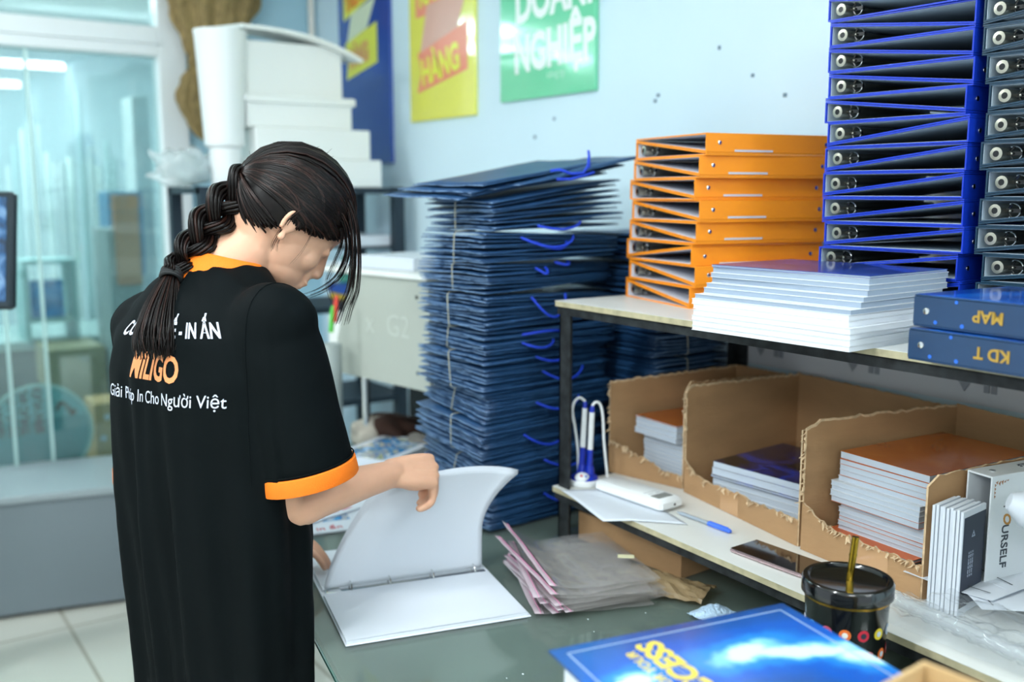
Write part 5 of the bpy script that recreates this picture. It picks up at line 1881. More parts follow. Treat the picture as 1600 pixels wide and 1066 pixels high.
# ------------------------------------------------------------------ the woman leafing through the binder
SKIN = mat('skin', 'dba98c', 0.5, noise_amt=0.05, scale=30, sss=0.12)
SHIRT = mat('black_shirt_fabric', '040a0c', 0.75, bump=0.08, bscale=900, spec=0.09)
OR_FAB = mat('orange_trim_fabric', 'ff7d0a', 0.7, bump=0.3, bscale=500)
TROUS = mat('black_trousers', '0e1114', 0.8)


def remesh(g, voxel, smooth_it=6, fac=0.5):
    me = g.mesh('tmp', [SKIN])
    o = bpy.data.objects.new('tmp', me)
    COL.objects.link(o)
    m = o.modifiers.new('r', 'REMESH')
    m.mode = 'VOXEL'
    m.voxel_size = voxel
    m2 = o.modifiers.new('s', 'SMOOTH')
    m2.factor, m2.iterations = fac, smooth_it
    dg = bpy.context.evaluated_depsgraph_get()
    out = bpy.data.meshes.new_from_object(o.evaluated_get(dg))
    bpy.data.objects.remove(o)
    bpy.data.meshes.remove(me)
    return out


def chain(g, pts, rads, n=14, sub=4):
    """rounded tapering limb through the points"""
    P_, R_ = [], []
    pts = [V(p) for p in pts]
    k = len(pts)
    for i in range(k - 1):
        p0, p1, p2, p3 = pts[max(i - 1, 0)], pts[i], pts[i + 1], pts[min(i + 2, k - 1)]
        for j in range(sub):
            u = j / sub
            P_.append(0.5 * ((2 * p1) + (p2 - p0) * u + (2 * p0 - 5 * p1 + 4 * p2 - p3) * u * u + (3 * p1 - p0 - 3 * p2 + p3) * u ** 3))
            R_.append(rads[i] * (1 - u) + rads[i + 1] * u)
    P_.append(pts[-1]); R_.append(rads[-1])
    g.tube(P_, R_, n)
    g.ball(pts[0], rads[0], nu=n, nv=8)
    g.ball(pts[-1], rads[-1], nu=n, nv=8)


BF = V((0.93, 0.37, 0)).normalized()      # the way her body faces
BR = V((BF.y, -BF.x, 0))                  # her right
BC = V((0.505, 1.630, 0))
Zv = V((0, 0, 1))


def B_(f, r, z): return BC + BF * f + BR * r + Zv * z


def loft(g, rings, n=48, expo=2.3):
    vs, fs = [], []
    for (z, cf, a, b, cr) in rings:
        for j in range(n):
            t_ = 2 * math.pi * j / n
            c, s_ = math.cos(t_), math.sin(t_)
            x = a * math.copysign(abs(c) ** (2 / expo), c)
            y = b * math.copysign(abs(s_) ** (2 / expo), s_)
            vs.append(B_(cf + x, cr + y, z))
    k = len(rings)
    for i in range(k - 1):
        for j in range(n):
            fs.append((i * n + j, i * n + (j + 1) % n, (i + 1) * n + (j + 1) % n, (i + 1) * n + j))
    fs.append(tuple(range(n - 1, -1, -1)))
    fs.append(tuple((k - 1) * n + j for j in range(n)))
    g.add(vs, fs)


# --- head frame
HP, HYAW = R(47), R(88)
hf_h = V((math.sin(HYAW), math.cos(HYAW), 0))
Hf = hf_h * math.cos(HP) - Zv * math.sin(HP)
Hu = hf_h * math.sin(HP) + Zv * math.cos(HP)
Hr = Hf.cross(Hu)
H0 = at(457, 331, d=1.70)


def H_(f, r, u): return H0 + Hf * f + Hr * r + Hu * u


HM = Matrix(((Hf.x, Hr.x, Hu.x, H0.x), (Hf.y, Hr.y, Hu.y, H0.y), (Hf.z, Hr.z, Hu.z, H0.z), (0, 0, 0, 1)))
SH_R, SH_L = B_(0.0, 0.140, 1.275), B_(0.0, -0.115, 1.255)
EL_R = at(446, 788, d=1.62)
WR_R = at(612, 741, d=1.815)
KN_R = at(676, 738, d=1.865)
EL_L = V((0.47, 1.94, 1.03))
WR_L = V((0.655, 1.835, 0.860))
KN_L = V((0.725, 1.800, 0.833))

g = G()
# head
g.ball((0, 0, 0), (0.095, 0.073, 0.090), nu=32, nv=20, mx=HM)
g.ball((0.032, 0, -0.040), (0.060, 0.058, 0.072), nu=28, nv=18, mx=HM)
g.ball((0.045, 0, -0.080), (0.048, 0.044, 0.036), nu=24, nv=14, mx=HM)
g.ball((0.078, 0, -0.104), (0.019, 0.020, 0.016), mx=HM)
g.ball((0.070, 0, 0.022), (0.026, 0.050, 0.030), mx=HM)
for s_ in (-1, 1):
    g.ball((0.058, s_ * 0.034, -0.046), (0.026, 0.022, 0.026), mx=HM)
    g.ball((0.080, s_ * 0.030, -0.016), (0.009, 0.014, 0.009), mx=HM)
    g.ball((0.105, s_ * 0.009, -0.047), (0.008, 0.007, 0.007), nu=10, nv=8, mx=HM)
    # ear: rim, inner shell and lobe
    ec = V((-0.012, s_ * 0.070, -0.040))
    pts = []
    for i in range(15):
        a = R(-60 + 270 * i / 14)
        q = ec + V((-0.003 - 0.0125 * math.cos(a), s_ * (0.007 + 0.004 * math.cos(a)), 0.022 * math.sin(a) + 0.002))
        pts.append(HM @ q)
    g.tube(pts, 0.0042, 8)
    g.ball(ec + V((0.0, s_ * 0.004, 0)), (0.012, 0.006, 0.020), nu=14, nv=10, mx=HM)
    g.ball(ec + V((0.002, s_ * 0.006, -0.026)), (0.008, 0.0045, 0.008), nu=10, nv=8, mx=HM)
g.tube([HM @ V(p) for p in ((0.090, 0, 0.004), (0.099, 0, -0.020), (0.110, 0, -0.043))], [0.007, 0.008, 0.0092], 10)
g.ball((0.109, 0, -0.045), (0.009, 0.010, 0.008), nu=12, nv=8, mx=HM)
g.ball((0.092, 0, -0.042), (0.020, 0.013, 0.024), nu=14, nv=10, mx=HM)
g.ball((0.088, 0, -0.064), (0.016, 0.020, 0.018), nu=14, nv=10, mx=HM)
g.ball((0.084, 0, -0.092), (0.014, 0.018, 0.014), nu=14, nv=10, mx=HM)
g.ball((0.098, 0, -0.074), (0.009, 0.021, 0.0055), nu=14, nv=8, mx=HM)
g.ball((0.093, 0, -0.084), (0.010, 0.019, 0.006), nu=14, nv=8, mx=HM)
# neck
chain(g, [B_(0.010, 0.0, 1.30), B_(0.040, 0.0, 1.375), H0.lerp(B_(0.03, 0, 1.39), 0.45) + V((-0.006, 0, -0.012)), H_(-0.030, 0, -0.045)], [0.075, 0.056, 0.050, 0.052], n=24)
# trunk
loft(g, [(0.80, 0.0, 0.075, 0.130, 0), (0.90, 0.0, 0.085, 0.140, 0), (1.02, 0.0, 0.080, 0.120, 0), (1.15, 0.005, 0.088, 0.130, 0), (1.26, 0.008, 0.085, 0.130, 0), (1.31, 0.012, 0.065, 0.105, 0), (1.345, 0.025, 0.05, 0.06, 0)], 32)
# arms
chain(g, [SH_R, SH_R.lerp(EL_R, 0.5), EL_R, EL_R.lerp(WR_R, 0.35), EL_R.lerp(WR_R, 0.75), WR_R], [0.040, 0.041, 0.034, 0.0375, 0.029, 0.0245], n=22)
chain(g, [SH_L, SH_L.lerp(EL_L, 0.5), EL_L, EL_L.lerp(WR_L, 0.35), EL_L.lerp(WR_L, 0.75), WR_L], [0.038, 0.040, 0.036, 0.038, 0.029, 0.024], n=22)


def hand(g, W, K, dorsal, fingers, thumb, thick=0.0135):
    a = (K - W).normalized()
    b = (dorsal - a * dorsal.dot(a)).normalized()
    c = a.cross(b)                       # towards the little finger of a right hand
    L_ = (K - W).length
    mx = Matrix(((a.x, b.x, c.x, W.x), (a.y, b.y, c.y, W.y), (a.z, b.z, c.z, W.z), (0, 0, 0, 1)))
    # palm: four metacarpal ridges joined by a flat pad
    for i, cc in enumerate((-0.027, -0.0095, 0.0085, 0.0245)):
        reach = L_ * (1.0, 1.04, 0.99, 0.91)[i]
        chain(g, [mx @ V((0.0, 0.002, cc * 0.45)), mx @ V((reach * 0.55, 0.004, cc * 0.85)), mx @ V((reach, 0.0025, cc))], [0.017, 0.0135, 0.0108], n=12)
    g.ball((L_ * 0.52, -0.005, 0.0), (L_ * 0.55, thick, 0.034), nu=20, nv=12, mx=mx)
    g.ball((L_ * 0.35, -0.009, -0.020), (0.030, 0.0145, 0.017), nu=16, nv=10, mx=mx)
    lens = ((0.040, 0.024, 0.019), (0.044, 0.027, 0.020), (0.040, 0.025, 0.019), (0.032, 0.019, 0.017))
    for i, cc in enumerate((-0.027, -0.0095, 0.0085, 0.0245)):
        reach = L_ * (1.0, 1.04, 0.99, 0.91)[i]
        p = V((reach, 0.001, cc))
        pts, rd = [mx @ p], [0.0098]
        for j, d in enumerate(fingers[i]):
            p = p + V(d).normalized() * lens[i][j]
            pts.append(mx @ p)
            rd.append((0.0088, 0.0080, 0.0066)[j] * (0.88 if i == 3 else 1))
        chain(g, pts, rd, n=12, sub=3)
    p = V((0.014, -0.004, -0.020))
    pts, rd = [mx @ p], [0.0145]
    for j, (d, l) in enumerate(zip(thumb, (0.040, 0.031, 0.024))):
        p = p + V(d).normalized() * l
        pts.append(mx @ p)
        rd.append((0.0118, 0.0100, 0.0078)[j])
    chain(g, pts, rd, n=12, sub=3)


# right hand: back of the hand to the viewer, fingers curled round the page edge
dors = (-FW * 0.86 + UP * 0.50)
fr_ = [((0.35, -0.75, 0.40), (-0.45, -0.60, 0.66), (-0.60, -0.15, 0.75)),
       ((0.30, -0.75, 0.42), (-0.60, -0.50, 0.62), (-0.85, 0.0, 0.50)),
       ((0.20, -0.70, 0.50), (-0.72, -0.35, 0.60), (-0.90, 0.05, 0.42)),
       ((0.08, -0.60, 0.62), (-0.80, -0.18, 0.56), (-0.92, 0.10, 0.30))]
hand(g, WR_R, KN_R, dors, fr_, ((0.55, -0.75, -0.35), (0.75, -0.55, 0.10), (0.70, -0.35, 0.45)))
# left hand: fingertips resting on the turned pages (mirrored by flipping the dorsal side handedness)
aL = (KN_L - WR_L).normalized()
fl_ = [((0.92, -0.25, 0.0), (0.85, -0.5, 0.02), (0.72, -0.68, 0.02))] * 4
gl = G()
hand(gl, V((0, 0, 0)), V((0.078, 0, 0)), V((0, 1, 0)), [((0.95, -0.22, -0.08), (0.86, -0.50, -0.03), (0.70, -0.70, 0)), ((0.95, -0.22, 0.0), (0.85, -0.52, 0), (0.68, -0.72, 0)), ((0.95, -0.24, 0.06), (0.84, -0.54, 0.02), (0.66, -0.74, 0)), ((0.92, -0.26, 0.14), (0.84, -0.52, 0.04), (0.68, -0.72, 0))], ((0.55, -0.45, -0.70), (0.80, -0.45, -0.35), (0.88, -0.45, -0.1)))
bL = (Zv * 1.0 - aL * Zv.dot(aL)).normalized()
cL = aL.cross(bL)
mL = Matrix(((aL.x, bL.x, -cL.x, WR_L.x), (aL.y, bL.y, -cL.y, WR_L.y), (aL.z, bL.z, -cL.z, WR_L.z), (0, 0, 0, 1)))
g.add(gl.v, [tuple(reversed(f)) for f in gl.f], 0, mL)
# legs and feet
for s_ in (-1, 1):
    chain(g, [B_(0.0, s_ * 0.080, 0.86), B_(0.0, s_ * 0.082, 0.66), B_(0.008, s_ * 0.086, 0.46), B_(-0.005, s_ * 0.086, 0.30), B_(0.0, s_ * 0.086, 0.09)], [0.070, 0.064, 0.052, 0.050, 0.036], n=18)
    chain(g, [B_(-0.02, s_ * 0.088, 0.05), B_(0.06, s_ * 0.092, 0.045), B_(0.15, s_ * 0.097, 0.03)], [0.034, 0.032, 0.022], n=14)
me = remesh(g, 0.0030, 5, 0.5)
me.name = 'person'
me.materials.clear()
me.materials.append(SKIN)
me.polygons.foreach_set('use_smooth', [True] * len(me.polygons))
person = bpy.data.objects.new('person', me)
COL.objects.link(person)
tag(person, 'woman with braided dark hair in black orange-trimmed shirt, bent over the open binder', 'person')

# --- shirt
HEM_R = at(478, 735, d=1.60)
HEM_L = at(243, 736, d=1.93)
g = G()
loft(g, [(0.600, 0.004, 0.108, 0.164, 0.008), (0.70, 0.002, 0.110, 0.167, 0.008), (0.85, 0.0, 0.114, 0.174, 0.008), (1.0, 0.0, 0.119, 0.179, 0.008), (1.12, 0.002, 0.123, 0.184, 0.006), (1.22, 0.004, 0.124, 0.186, 0.006),
         (1.285, 0.008, 0.112, 0.174, 0.006), (1.330, 0.015, 0.094, 0.150, 0.004), (1.360, 0.026, 0.080, 0.118, 0), (1.380, 0.036, 0.070, 0.092, 0), (1.392, 0.042, 0.064, 0.070, 0)], 64, 2.35)


def sleeve(g, J, Hm, r0, r1, inward):
    d = (Hm - J).normalized()
    J0 = J + inward * 0.05
    n = 8
    P_ = [J0, J] + [J.lerp(Hm, (i + 1) / n) for i in range(n)]
    R_ = [0.060, r0] + [r0 + (r1 - r0) * (i + 1) / n for i in range(n)]
    g.tube(P_, R_, 28)
    g.ball(J, r0, nu=24, nv=16)
    return d


dR = sleeve(g, B_(0.006, 0.160, 1.298), HEM_R, 0.074, 0.076, -BR)
dL = sleeve(g, B_(0.002, -0.132, 1.278), HEM_L, 0.068, 0.074, BR)
me = remesh(g, 0.0055, 12, 0.5)
me.name = 'shirt'
me.materials.clear()
me.materials.append(SHIRT)
me.polygons.foreach_set('use_smooth', [True] * len(me.polygons))
# soft folds: long hanging ones below, drag lines from the shoulder above
nrm = [v.normal.copy() for v in me.vertices]
for v, n_ in zip(me.vertices, nrm):
    q = v.co - BC
    a = math.atan2(q.dot(BR), -q.dot(BF))
    rr_ = math.hypot(q.dot(BR), q.dot(BF))
    z = v.co.z
    low = max(0, min(1, (1.30 - z) / 0.35))
    d = 0.0
    if rr_ < 0.215:
        d += low * (0.0065 * math.sin(9 * a + 1.4 + 1.1 * math.sin(2.2 * z)) + 0.0035 * math.sin(19 * a + 5 * z))
        d += 0.0025 * noise.noise((a * 3, z * 4, 1.5)) * 2
    hi = max(0, 1 - abs(z - 1.30) / 0.10)
    d += hi * 0.004 * math.sin(30 * (q.dot(BR) * 0.8 + (z - 1.3) * 1.3))
    near = V(v.co) - HEM_R
    dd = near.length
    if dd < 0.22: d += 0.0035 * math.sin(26 * near.dot(UP) + 14 * near.dot(RT)) * (1 - dd / 0.22)
    d += 0.0012 * noise.noise(v.co * 24)
    v.co = v.co + n_ * d
me.update()
shirt = bpy.data.objects.new('shirt', me)
COL.objects.link(shirt)
shirt.parent = person
bvh = BVHTree.FromPolygons([v.co.copy() for v in me.vertices], [tuple(p.vertices) for p in me.polygons])


def cuff(Hm, d, r, other):
    u = d.cross(other).normalized()
    v_ = d.cross(u)
    g = G()
    vs, fs = [], []
    n = 40
    prof = [(r + 0.0005, -0.010), (r + 0.003, -0.008), (r + 0.0035, 0.016), (r + 0.002, 0.018), (r - 0.001, 0.0175), (r - 0.003, -0.004)]
    for rr2, t_ in prof:
        for j in range(n):
            a = 2 * math.pi * j / n
            vs.append(Hm + d * t_ + u * (rr2 * math.cos(a)) + v_ * (rr2 * math.sin(a)))
    k = len(prof)
    for i in range(k):
        for j in range(n):
            fs.append((i * n + j, i * n + (j + 1) % n, ((i + 1) % k) * n + (j + 1) % n, ((i + 1) % k) * n + j))
    g.add(vs, fs)
    o = g.obj('cuff', OR_FAB, shirt, smooth=True, label='orange sleeve cuff')
    # stitched seam above the band
    g = G()
    g.tube([Hm + d * -0.0135 + u * ((r + 0.0012) * math.cos(a)) + v_ * ((r + 0.0012) * math.sin(a)) for a in [2 * math.pi * j / n for j in range(n)]], 0.0012, 6, closed=True)
    g.obj('seam', SHIRT, shirt)


cuff(HEM_R, dR, 0.0790, BF)
cuff(HEM_L, dL, 0.0745, BF)
# collar
g = G()
vs, fs = [], []
n = 56
prof = [(0.0815, -0.020), (0.0835, -0.016), (0.0760, 0.008), (0.0700, 0.022), (0.0665, 0.0235), (0.0650, 0.018), (0.0700, -0.010)]
for rr2, dz in prof:
    for j in range(n):
        a = 2 * math.pi * j / n
        x, y = math.cos(a), math.sin(a)
        wav = 0.003 * math.sin(2 * a + 1)
        vs.append(B_(0.044 + rr2 * 0.92 * x + dz * 0.35, rr2 * 1.02 * y, 1.389 + dz - 0.030 * (0.5 + 0.5 * x) + wav))
k = len(prof)
for i in range(k):
    for j in range(n):
        fs.append((i * n + j, i * n + (j + 1) % n, ((i + 1) % k) * n + (j + 1) % n, ((i + 1) % k) * n + j))
g.add(vs, fs)
g.obj('collar', OR_FAB, shirt, smooth=True, label='orange fold-down collar')
# shoulder seam, laid on the cloth
for sg in (1, -1):
    pts = []
    for i in range(25):
        a = R(-75 + 215 * i / 24)
        c_ = B_(0, sg * 0.172, 1.29)
        dirv = (-BF * math.cos(a) * 1.0 + Zv * math.sin(a)).normalized()
        hit = bvh.ray_cast(c_ + dirv * 0.3, -dirv, 0.4)
        if hit[0] is not None: pts.append(hit[0] + dirv * 0.0004)
    if len(pts) > 4:
        g = G(); g.tube(pts, 0.0011, 6)
        g.obj('seam', SHIRT, shirt)


def back_text(txt, z, width, size, s0, slope, matl, bold=0.0, shear=0.0, nm='printed_text'):
    vs, fs = text_mesh(txt, size, bold=bold, shear=shear, extrude=0.0)
    import bmesh
    x0, x1 = min(v.x for v in vs), max(v.x for v in vs)
    k = width / (x1 - x0)
    me = bpy.data.meshes.new(nm)
    me.from_pydata([tuple(v) for v in vs], [], fs)
    bm = bmesh.new()
    bm.from_mesh(me)
    bmesh.ops.remove_doubles(bm, verts=bm.verts, dist=1e-6)
    bmesh.ops.triangulate(bm, faces=bm.faces)
    for _ in range(3):
        es = [e for e in bm.edges if e.calc_length() > 0.006]
        if es: bmesh.ops.subdivide_edges(bm, edges=es, cuts=1)
        bmesh.ops.triangulate(bm, faces=bm.faces)
    for v in bm.verts:
        s_ = (v.co.x - x0) * k + s0
        zz = z + v.co.y + slope * s_
        a = s_ / 0.165
        dirv = (-BF * math.cos(a) + BR * math.sin(a)).normalized()
        org = BC + V((0, 0, zz)) + dirv * 0.4
        hit = bvh.ray_cast(org, -dirv, 0.5)
        v.co = (hit[0] + dirv * 0.0011) if hit[0] is not None else org - dirv * 0.27
    bm.to_mesh(me)
    bm.free()
    me.materials.append(matl)
    o = bpy.data.objects.new(nm, me)
    COL.objects.link(o)
    o.parent = shirt
    return o


PALE = mat('pale_lilac_print', 'c8cede', 0.6)
COPPER = mat('copper_orange_print', 'd98a54', 0.6)
back_text('CÔNG TY THIẾT KẾ - IN ẤN', 1.286, 0.300, 0.031, -0.125, 0.03, PALE, bold=0.0009)
back_text('MILIGO', 1.222, 0.150, 0.056, -0.052, 0.0, COPPER, bold=0.0016)
back_text('Giải Pháp In Cho Người Việt', 1.184, 0.305, 0.028, -0.130, 0.01, PALE, bold=0.0001, shear=0.1)

# --- trousers and shoes
g = G()
loft(g, [(0.60, 0.0, 0.080, 0.140, 0), (0.72, 0.0, 0.085, 0.145, 0), (0.84, 0.0, 0.085, 0.145, 0), (0.92, 0.0, 0.08, 0.14, 0)], 40)
for s_ in (-1, 1):
    chain(g, [B_(0.0, s_ * 0.085, 0.78), B_(0.0, s_ * 0.088, 0.60), B_(0.006, s_ * 0.088, 0.42), B_(-0.004, s_ * 0.088, 0.25), B_(0.0, s_ * 0.088, 0.12)], [0.078, 0.076, 0.070, 0.064, 0.060], n=20)
me = remesh(g, 0.008, 6)
me.materials.clear(); me.materials.append(TROUS)
me.polygons.foreach_set('use_smooth', [True] * len(me.polygons))
o = bpy.data.objects.new('trousers', me); COL.objects.link(o); o.parent = person
for s_ in (-1, 1):
    g = G()
    chain(g, [B_(-0.035, s_ * 0.088, 0.047), B_(0.05, s_ * 0.092, 0.046), B_(0.155, s_ * 0.097, 0.036)], [0.043, 0.044, 0.033], n=16)
    g.v = [(x, y, max(0.001, z)) for x, y, z in g.v]
    g.obj('shoe', mat('white_shoe', 'c9c9c4', 0.6), person, smooth=True)

# --- hair
HAIRM = mat('dark_brown_hair', '0b0605', 0.36, noise_amt=0.5, scale=60, spec=0.20)
HAIR2 = mat('brown_hair_light', '24110b', 0.38, spec=0.28)
g = G()
nu, nv = 72, 48
HR = (0.108, 0.084, 0.104)
HC = V((-0.004, 0, 0.008))


def hair_keep(f, r, u):
    if f < -0.03: lim = -0.066
    elif f < 0.010: lim = -0.066 + (f + 0.03) / 0.040 * 0.042
    elif f < 0.06: lim = -0.024 + (f - 0.010) / 0.050 * 0.026
    else: lim = 0.002 + (f - 0.06) * 0.9
    return u > lim


vs, fs, idx = [], [], {}
for i in range(1, nv):
    th = math.pi * i / nv
    for j in range(nu):
        ph = 2 * math.pi * j / nu
        q = V((math.sin(th) * math.cos(ph), math.sin(th) * math.sin(ph), math.cos(th)))
        ridg = 1 + 0.006 * math.sin(34 * math.atan2(q.z - 0.0, q.y + 1e-6) + 3 * q.x) + 0.012 * noise.noise(q * 5)
        vs.append(V((q.x * HR[0], q.y * HR[1], q.z * HR[2])) * ridg + HC)
for i in range(nv - 2):
    for j in range(nu):
        f_ = (i * nu + j, (i + 1) * nu + j, (i + 1) * nu + (j + 1) % nu, i * nu + (j + 1) % nu)
        c_ = sum((vs[k] for k in f_), V()) / 4
        if hair_keep(*c_): fs.append(f_)
top = len(vs)
vs.append(V((0, 0, HR[2])) + HC)
for j in range(nu): fs.append((top, j, (j + 1) % nu))
g.add(vs, fs, 0, HM)
root_l = V((-0.100, 0.0, -0.018))
rr = random.Random(77)


def on_shell(d, k=1.0):
    d = V(d).normalized()
    s_ = 1 / math.sqrt((d.x / HR[0]) ** 2 + (d.y / HR[1]) ** 2 + (d.z / HR[2]) ** 2)
    return d * s_ * k + HC


for i in range(900):
    side = rr.choice((-1, 1, 1, 1))
    m_ = rr.random()
    # start points run along the parting and down the hairline to the nape
    if m_ < 0.30:
        f0 = rr.uniform(-0.02, 0.085)
        u0 = (-0.026 + (f0 - 0.010) * 0.50) if f0 > 0.010 else (-0.024 - (0.010 - f0) * 1.0)
        st = V((f0, side * 0.07, u0 + rr.uniform(-0.006, 0.004)))
        mid = V((-0.02, side * 1.0, rr.uniform(-0.25, 0.30)))
    elif m_ < 0.70:
        ph = rr.uniform(0, 1)
        st = V((0.080 - 0.075 * ph, side * (0.035 + 0.045 * min(1, ph * 1.6)), 0.045 - 0.060 * ph))
        mid = V((0.0, side * rr.uniform(0.5, 1.0), rr.uniform(0.1, 0.9)))
    elif m_ < 0.85:
        st = V((0.085, side * rr.uniform(0, 0.04), 0.05))
        mid = V((-0.05, side * rr.uniform(0.05, 0.6), 1.0))
    else:
        st = V((rr.uniform(-0.07, -0.02), side * rr.uniform(0.02, 0.075), -0.062))
        mid = (st + root_l).normalized()
    d0, d1_, d2 = (st - HC).normalized(), mid.normalized(), (root_l - HC).normalized()
    pts = []
    kk = rr.uniform(1.0, 1.022)
    for j in range(15):
        u = j / 14
        d = (d0 * (1 - u) ** 2 + d1_ * 2 * u * (1 - u) * 0.9 + d2 * u ** 2)
        pts.append(HM @ on_shell(d, kk + 0.012 * math.sin(math.pi * u)))
    r_ = rr.uniform(0.0008, 0.0022)
    g.tube(pts, [r_ * (0.5 + 0.8 * math.sin(math.pi * min(1, 0.15 + j / 14 * 0.8))) for j in range(15)], 5, 1 if rr.random() < 0.22 else 0)


def spl(pts, sub=6):
    out = []
    k = len(pts)
    for i in range(k - 1):
        p0, p1, p2, p3 = pts[max(i - 1, 0)], pts[i], pts[i + 1], pts[min(i + 2, k - 1)]
        for j in range(sub):
            u = j / sub
            out.append(0.5 * ((2 * p1) + (p2 - p0) * u + (2 * p0 - 5 * p1 + 4 * p2 - p3) * u * u + (3 * p1 - p0 - 3 * p2 + p3) * u ** 3))
    out.append(pts[-1])
    return out


# loose locks hanging in front of her face and at the temple
for (pl, cnt, jit, r_) in (([(500, 262, 1.70), (535, 300, 1.69), (552, 345, 1.69), (556, 400, 1.70), (552, 450, 1.71), (541, 480, 1.72), (533, 505, 1.72)], 46, 7, 0.0010),
                           ([(510, 300, 1.67), (538, 345, 1.68), (546, 390, 1.70), (533, 430, 1.72), (508, 452, 1.73), (484, 462, 1.74)], 22, 7, 0.0007),
                           ([(520, 320, 1.68), (536, 370, 1.69), (524, 410, 1.72), (513, 440, 1.73), (520, 470, 1.73)], 14, 6, 0.0006),
                           ([(470, 330, 1.62), (452, 345, 1.615), (440, 362, 1.62), (430, 380, 1.625), (428, 392, 1.63)], 12, 3, 0.0006),
                           ([(490, 350, 1.63), (484, 372, 1.63), (470, 395, 1.635), (455, 412, 1.64)], 3, 4, 0.0003)):
    for i in range(cnt):
        ox, oy, od = rr.uniform(-jit, jit), rr.uniform(-4, 4), rr.uniform(-0.012, 0.022)
        spread = rr.uniform(-1, 1)
        cut = rr.choice((0, 0, 0, 1)) if len(pl) > 4 else 0
        q = [at(px + ox * (0.5 + 0.18 * j) + spread * j * 0.9, py + oy, d=dd + od * (0.4 + 0.15 * j)) for j, (px, py, dd) in enumerate(pl[:len(pl) - cut])]
        q = spl(q, 5)
        g.tube(q, [r_ * (1.15 - 0.95 * j / (len(q) - 1)) for j in range(len(q))], 4, 1 if rr.random() < 0.3 else 0)
# flyaways round the crown and nape
for i in range(26):
    a = rr.uniform(R(95), R(200))
    base = on_shell(V((math.cos(a), rr.uniform(-0.5, 0.6), math.sin(a))), 1.01)
    p0 = HM @ base
    dr = (p0 - H0).normalized()
    tang = V((rr.uniform(-1, 1), rr.uniform(-1, 1), rr.uniform(-0.6, 0.5)))
    q = spl([p0, p0 + dr * 0.004 + tang * 0.010, p0 + dr * rr.uniform(0.003, 0.008) + tang * 0.026], 4)
    g.tube(q, 0.00022, 3, 0)
for i in range(60):
    px, py = rr.uniform(368, 425), rr.uniform(352, 372)
    q = spl([at(px, py, d=1.655), at(px + rr.uniform(-12, 8), py + rr.uniform(8, 16), d=1.652), at(px + rr.uniform(-16, 14), py + rr.uniform(16, 34), d=1.65)], 4)
    g.tube(q, 0.00025, 3, 0)
hair = g.obj('hair', [HAIRM, HAIR2], person, smooth='all')

# braid: three interlaced strands, then the tied tail lying on the back
bpath = [(418, 284, 1.672), (398, 290, 1.660), (376, 302, 1.650), (350, 325, 1.635), (326, 352, 1.625), (305, 381, 1.615), (286, 408, 1.610), (268, 430, 1.605)]


def off_shirt(p, gap):
    dirv = (p - EYE).normalized()
    hit = bvh.ray_cast(EYE, dirv, 3.0)
    if hit[0] is not None:
        dist = (hit[0] - EYE).length
        if (p - EYE).length > dist - gap: return EYE + dirv * (dist - gap)
    return p


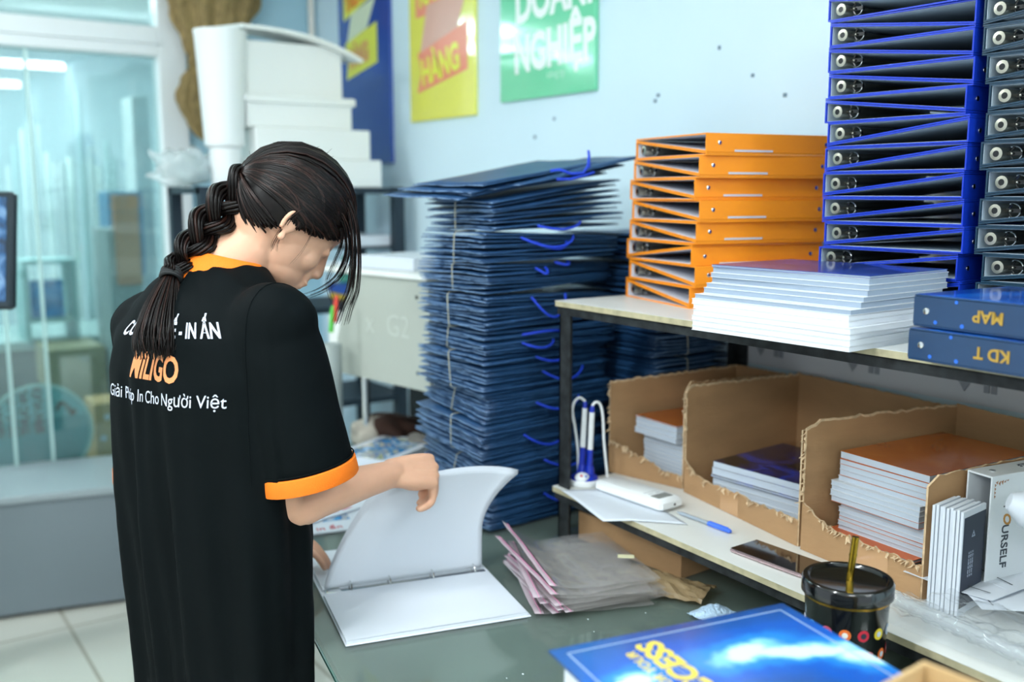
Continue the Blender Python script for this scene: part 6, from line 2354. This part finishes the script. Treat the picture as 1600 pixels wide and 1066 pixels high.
bp = spl([off_shirt(at(x, y, d=d), 0.028) for x, y, d in bpath], 12)
nb = len(bp)
g = G()
for st in range(3):
    for sub in range(22):
        aa = 2 * math.pi * sub / 22
        rad = 0.0158 * (1.0 if sub % 2 else 0.66)
        pts, rds = [], []
        for j, p in enumerate(bp):
            u = j / (nb - 1)
            t_ = (bp[min(j + 1, nb - 1)] - bp[max(j - 1, 0)]).normalized()
            vw = (p - EYE).normalized()
            sx = t_.cross(vw).normalized()
            sy = sx.cross(t_).normalized()
            w_ = 0.0300 * (1.0 - 0.62 * u ** 1.3)
            phs = u * math.pi * 2 * 1.9 + st * 2 * math.pi / 3
            cc = p + sx * (w_ * math.sin(phs)) + sy * (0.010 * math.sin(2 * phs))
            k2 = (1.0 - 0.45 * u)
            tw = aa + u * 5
            pts.append(cc + sx * (rad * k2 * math.cos(tw)) + sy * (rad * k2 * math.sin(tw)))
            rds.append(0.0044 * k2 * (0.8 + 0.4 * ((sub * 7) % 5) / 5))
        g.tube(pts, rds, 5, 1 if sub % 5 == 0 else 0)
braid = g.obj('braid', [HAIRM, HAIR2], hair, smooth='all')
tie_p = bp[-1]
tl = [(268, 430), (262, 455), (256, 482), (252, 508), (251, 530), (252, 550)]
tpts = [tie_p] + [off_shirt(at(x, y, d=1.70), 0.022) for x, y in tl[1:]]
g = G()
for i in range(290):
    a, rr0 = rr.uniform(0, 2 * math.pi), rr.random() ** 0.5
    pts = []
    ln = rr.choice((5, 6, 6, 6, 6))
    curl = rr.uniform(-1, 1)
    for j, p in enumerate(tpts[:ln]):
        wv = (0.010, 0.021, 0.030, 0.036, 0.038, 0.034)[j]
        dep = (0.010, 0.012, 0.013, 0.012, 0.011, 0.009)[j]
        nxt = tpts[min(j + 1, len(tpts) - 1)]
        prv = tpts[max(j - 1, 0)]
        t_ = (nxt - prv).normalized()
        vw = (p - EYE).normalized()
        sx = t_.cross(vw).normalized()
        pts.append(p + sx * (wv * rr0 * math.cos(a) + 0.004 * curl * (j > 3) * (j - 3)) + vw * (dep * rr0 * math.sin(a)) + Zv * (rr.uniform(-0.012, 0.006) if j == ln - 1 else 0))
    pts = spl(pts, 4)
    r_ = rr.uniform(0.0010, 0.0021)
    g.tube(pts, [r_ * (1.15 - 0.85 * (j / (len(pts) - 1)) ** 3) for j in range(len(pts))], 4, 1 if rr.random() < 0.25 else 0)
g.obj('hair_tail', [HAIRM, HAIR2], hair, smooth='all')
g = G()
t_ = (tpts[1] - bp[-3]).normalized()
for k in range(4):
    c_ = tie_p + t_ * (0.0045 * (k - 1.5))
    u_ = t_.cross(Zv).normalized()
    v_ = t_.cross(u_)
    g.tube([c_ + u_ * (0.0155 * math.cos(a)) + v_ * (0.0145 * math.sin(a)) for a in [2 * math.pi * j / 24 for j in range(24)]], 0.0032, 8, closed=True)
g.obj('hair_tie', mat('black_elastic', '0c1012', 0.7), hair, smooth='all')
print('SECTION6', len(bpy.data.objects))
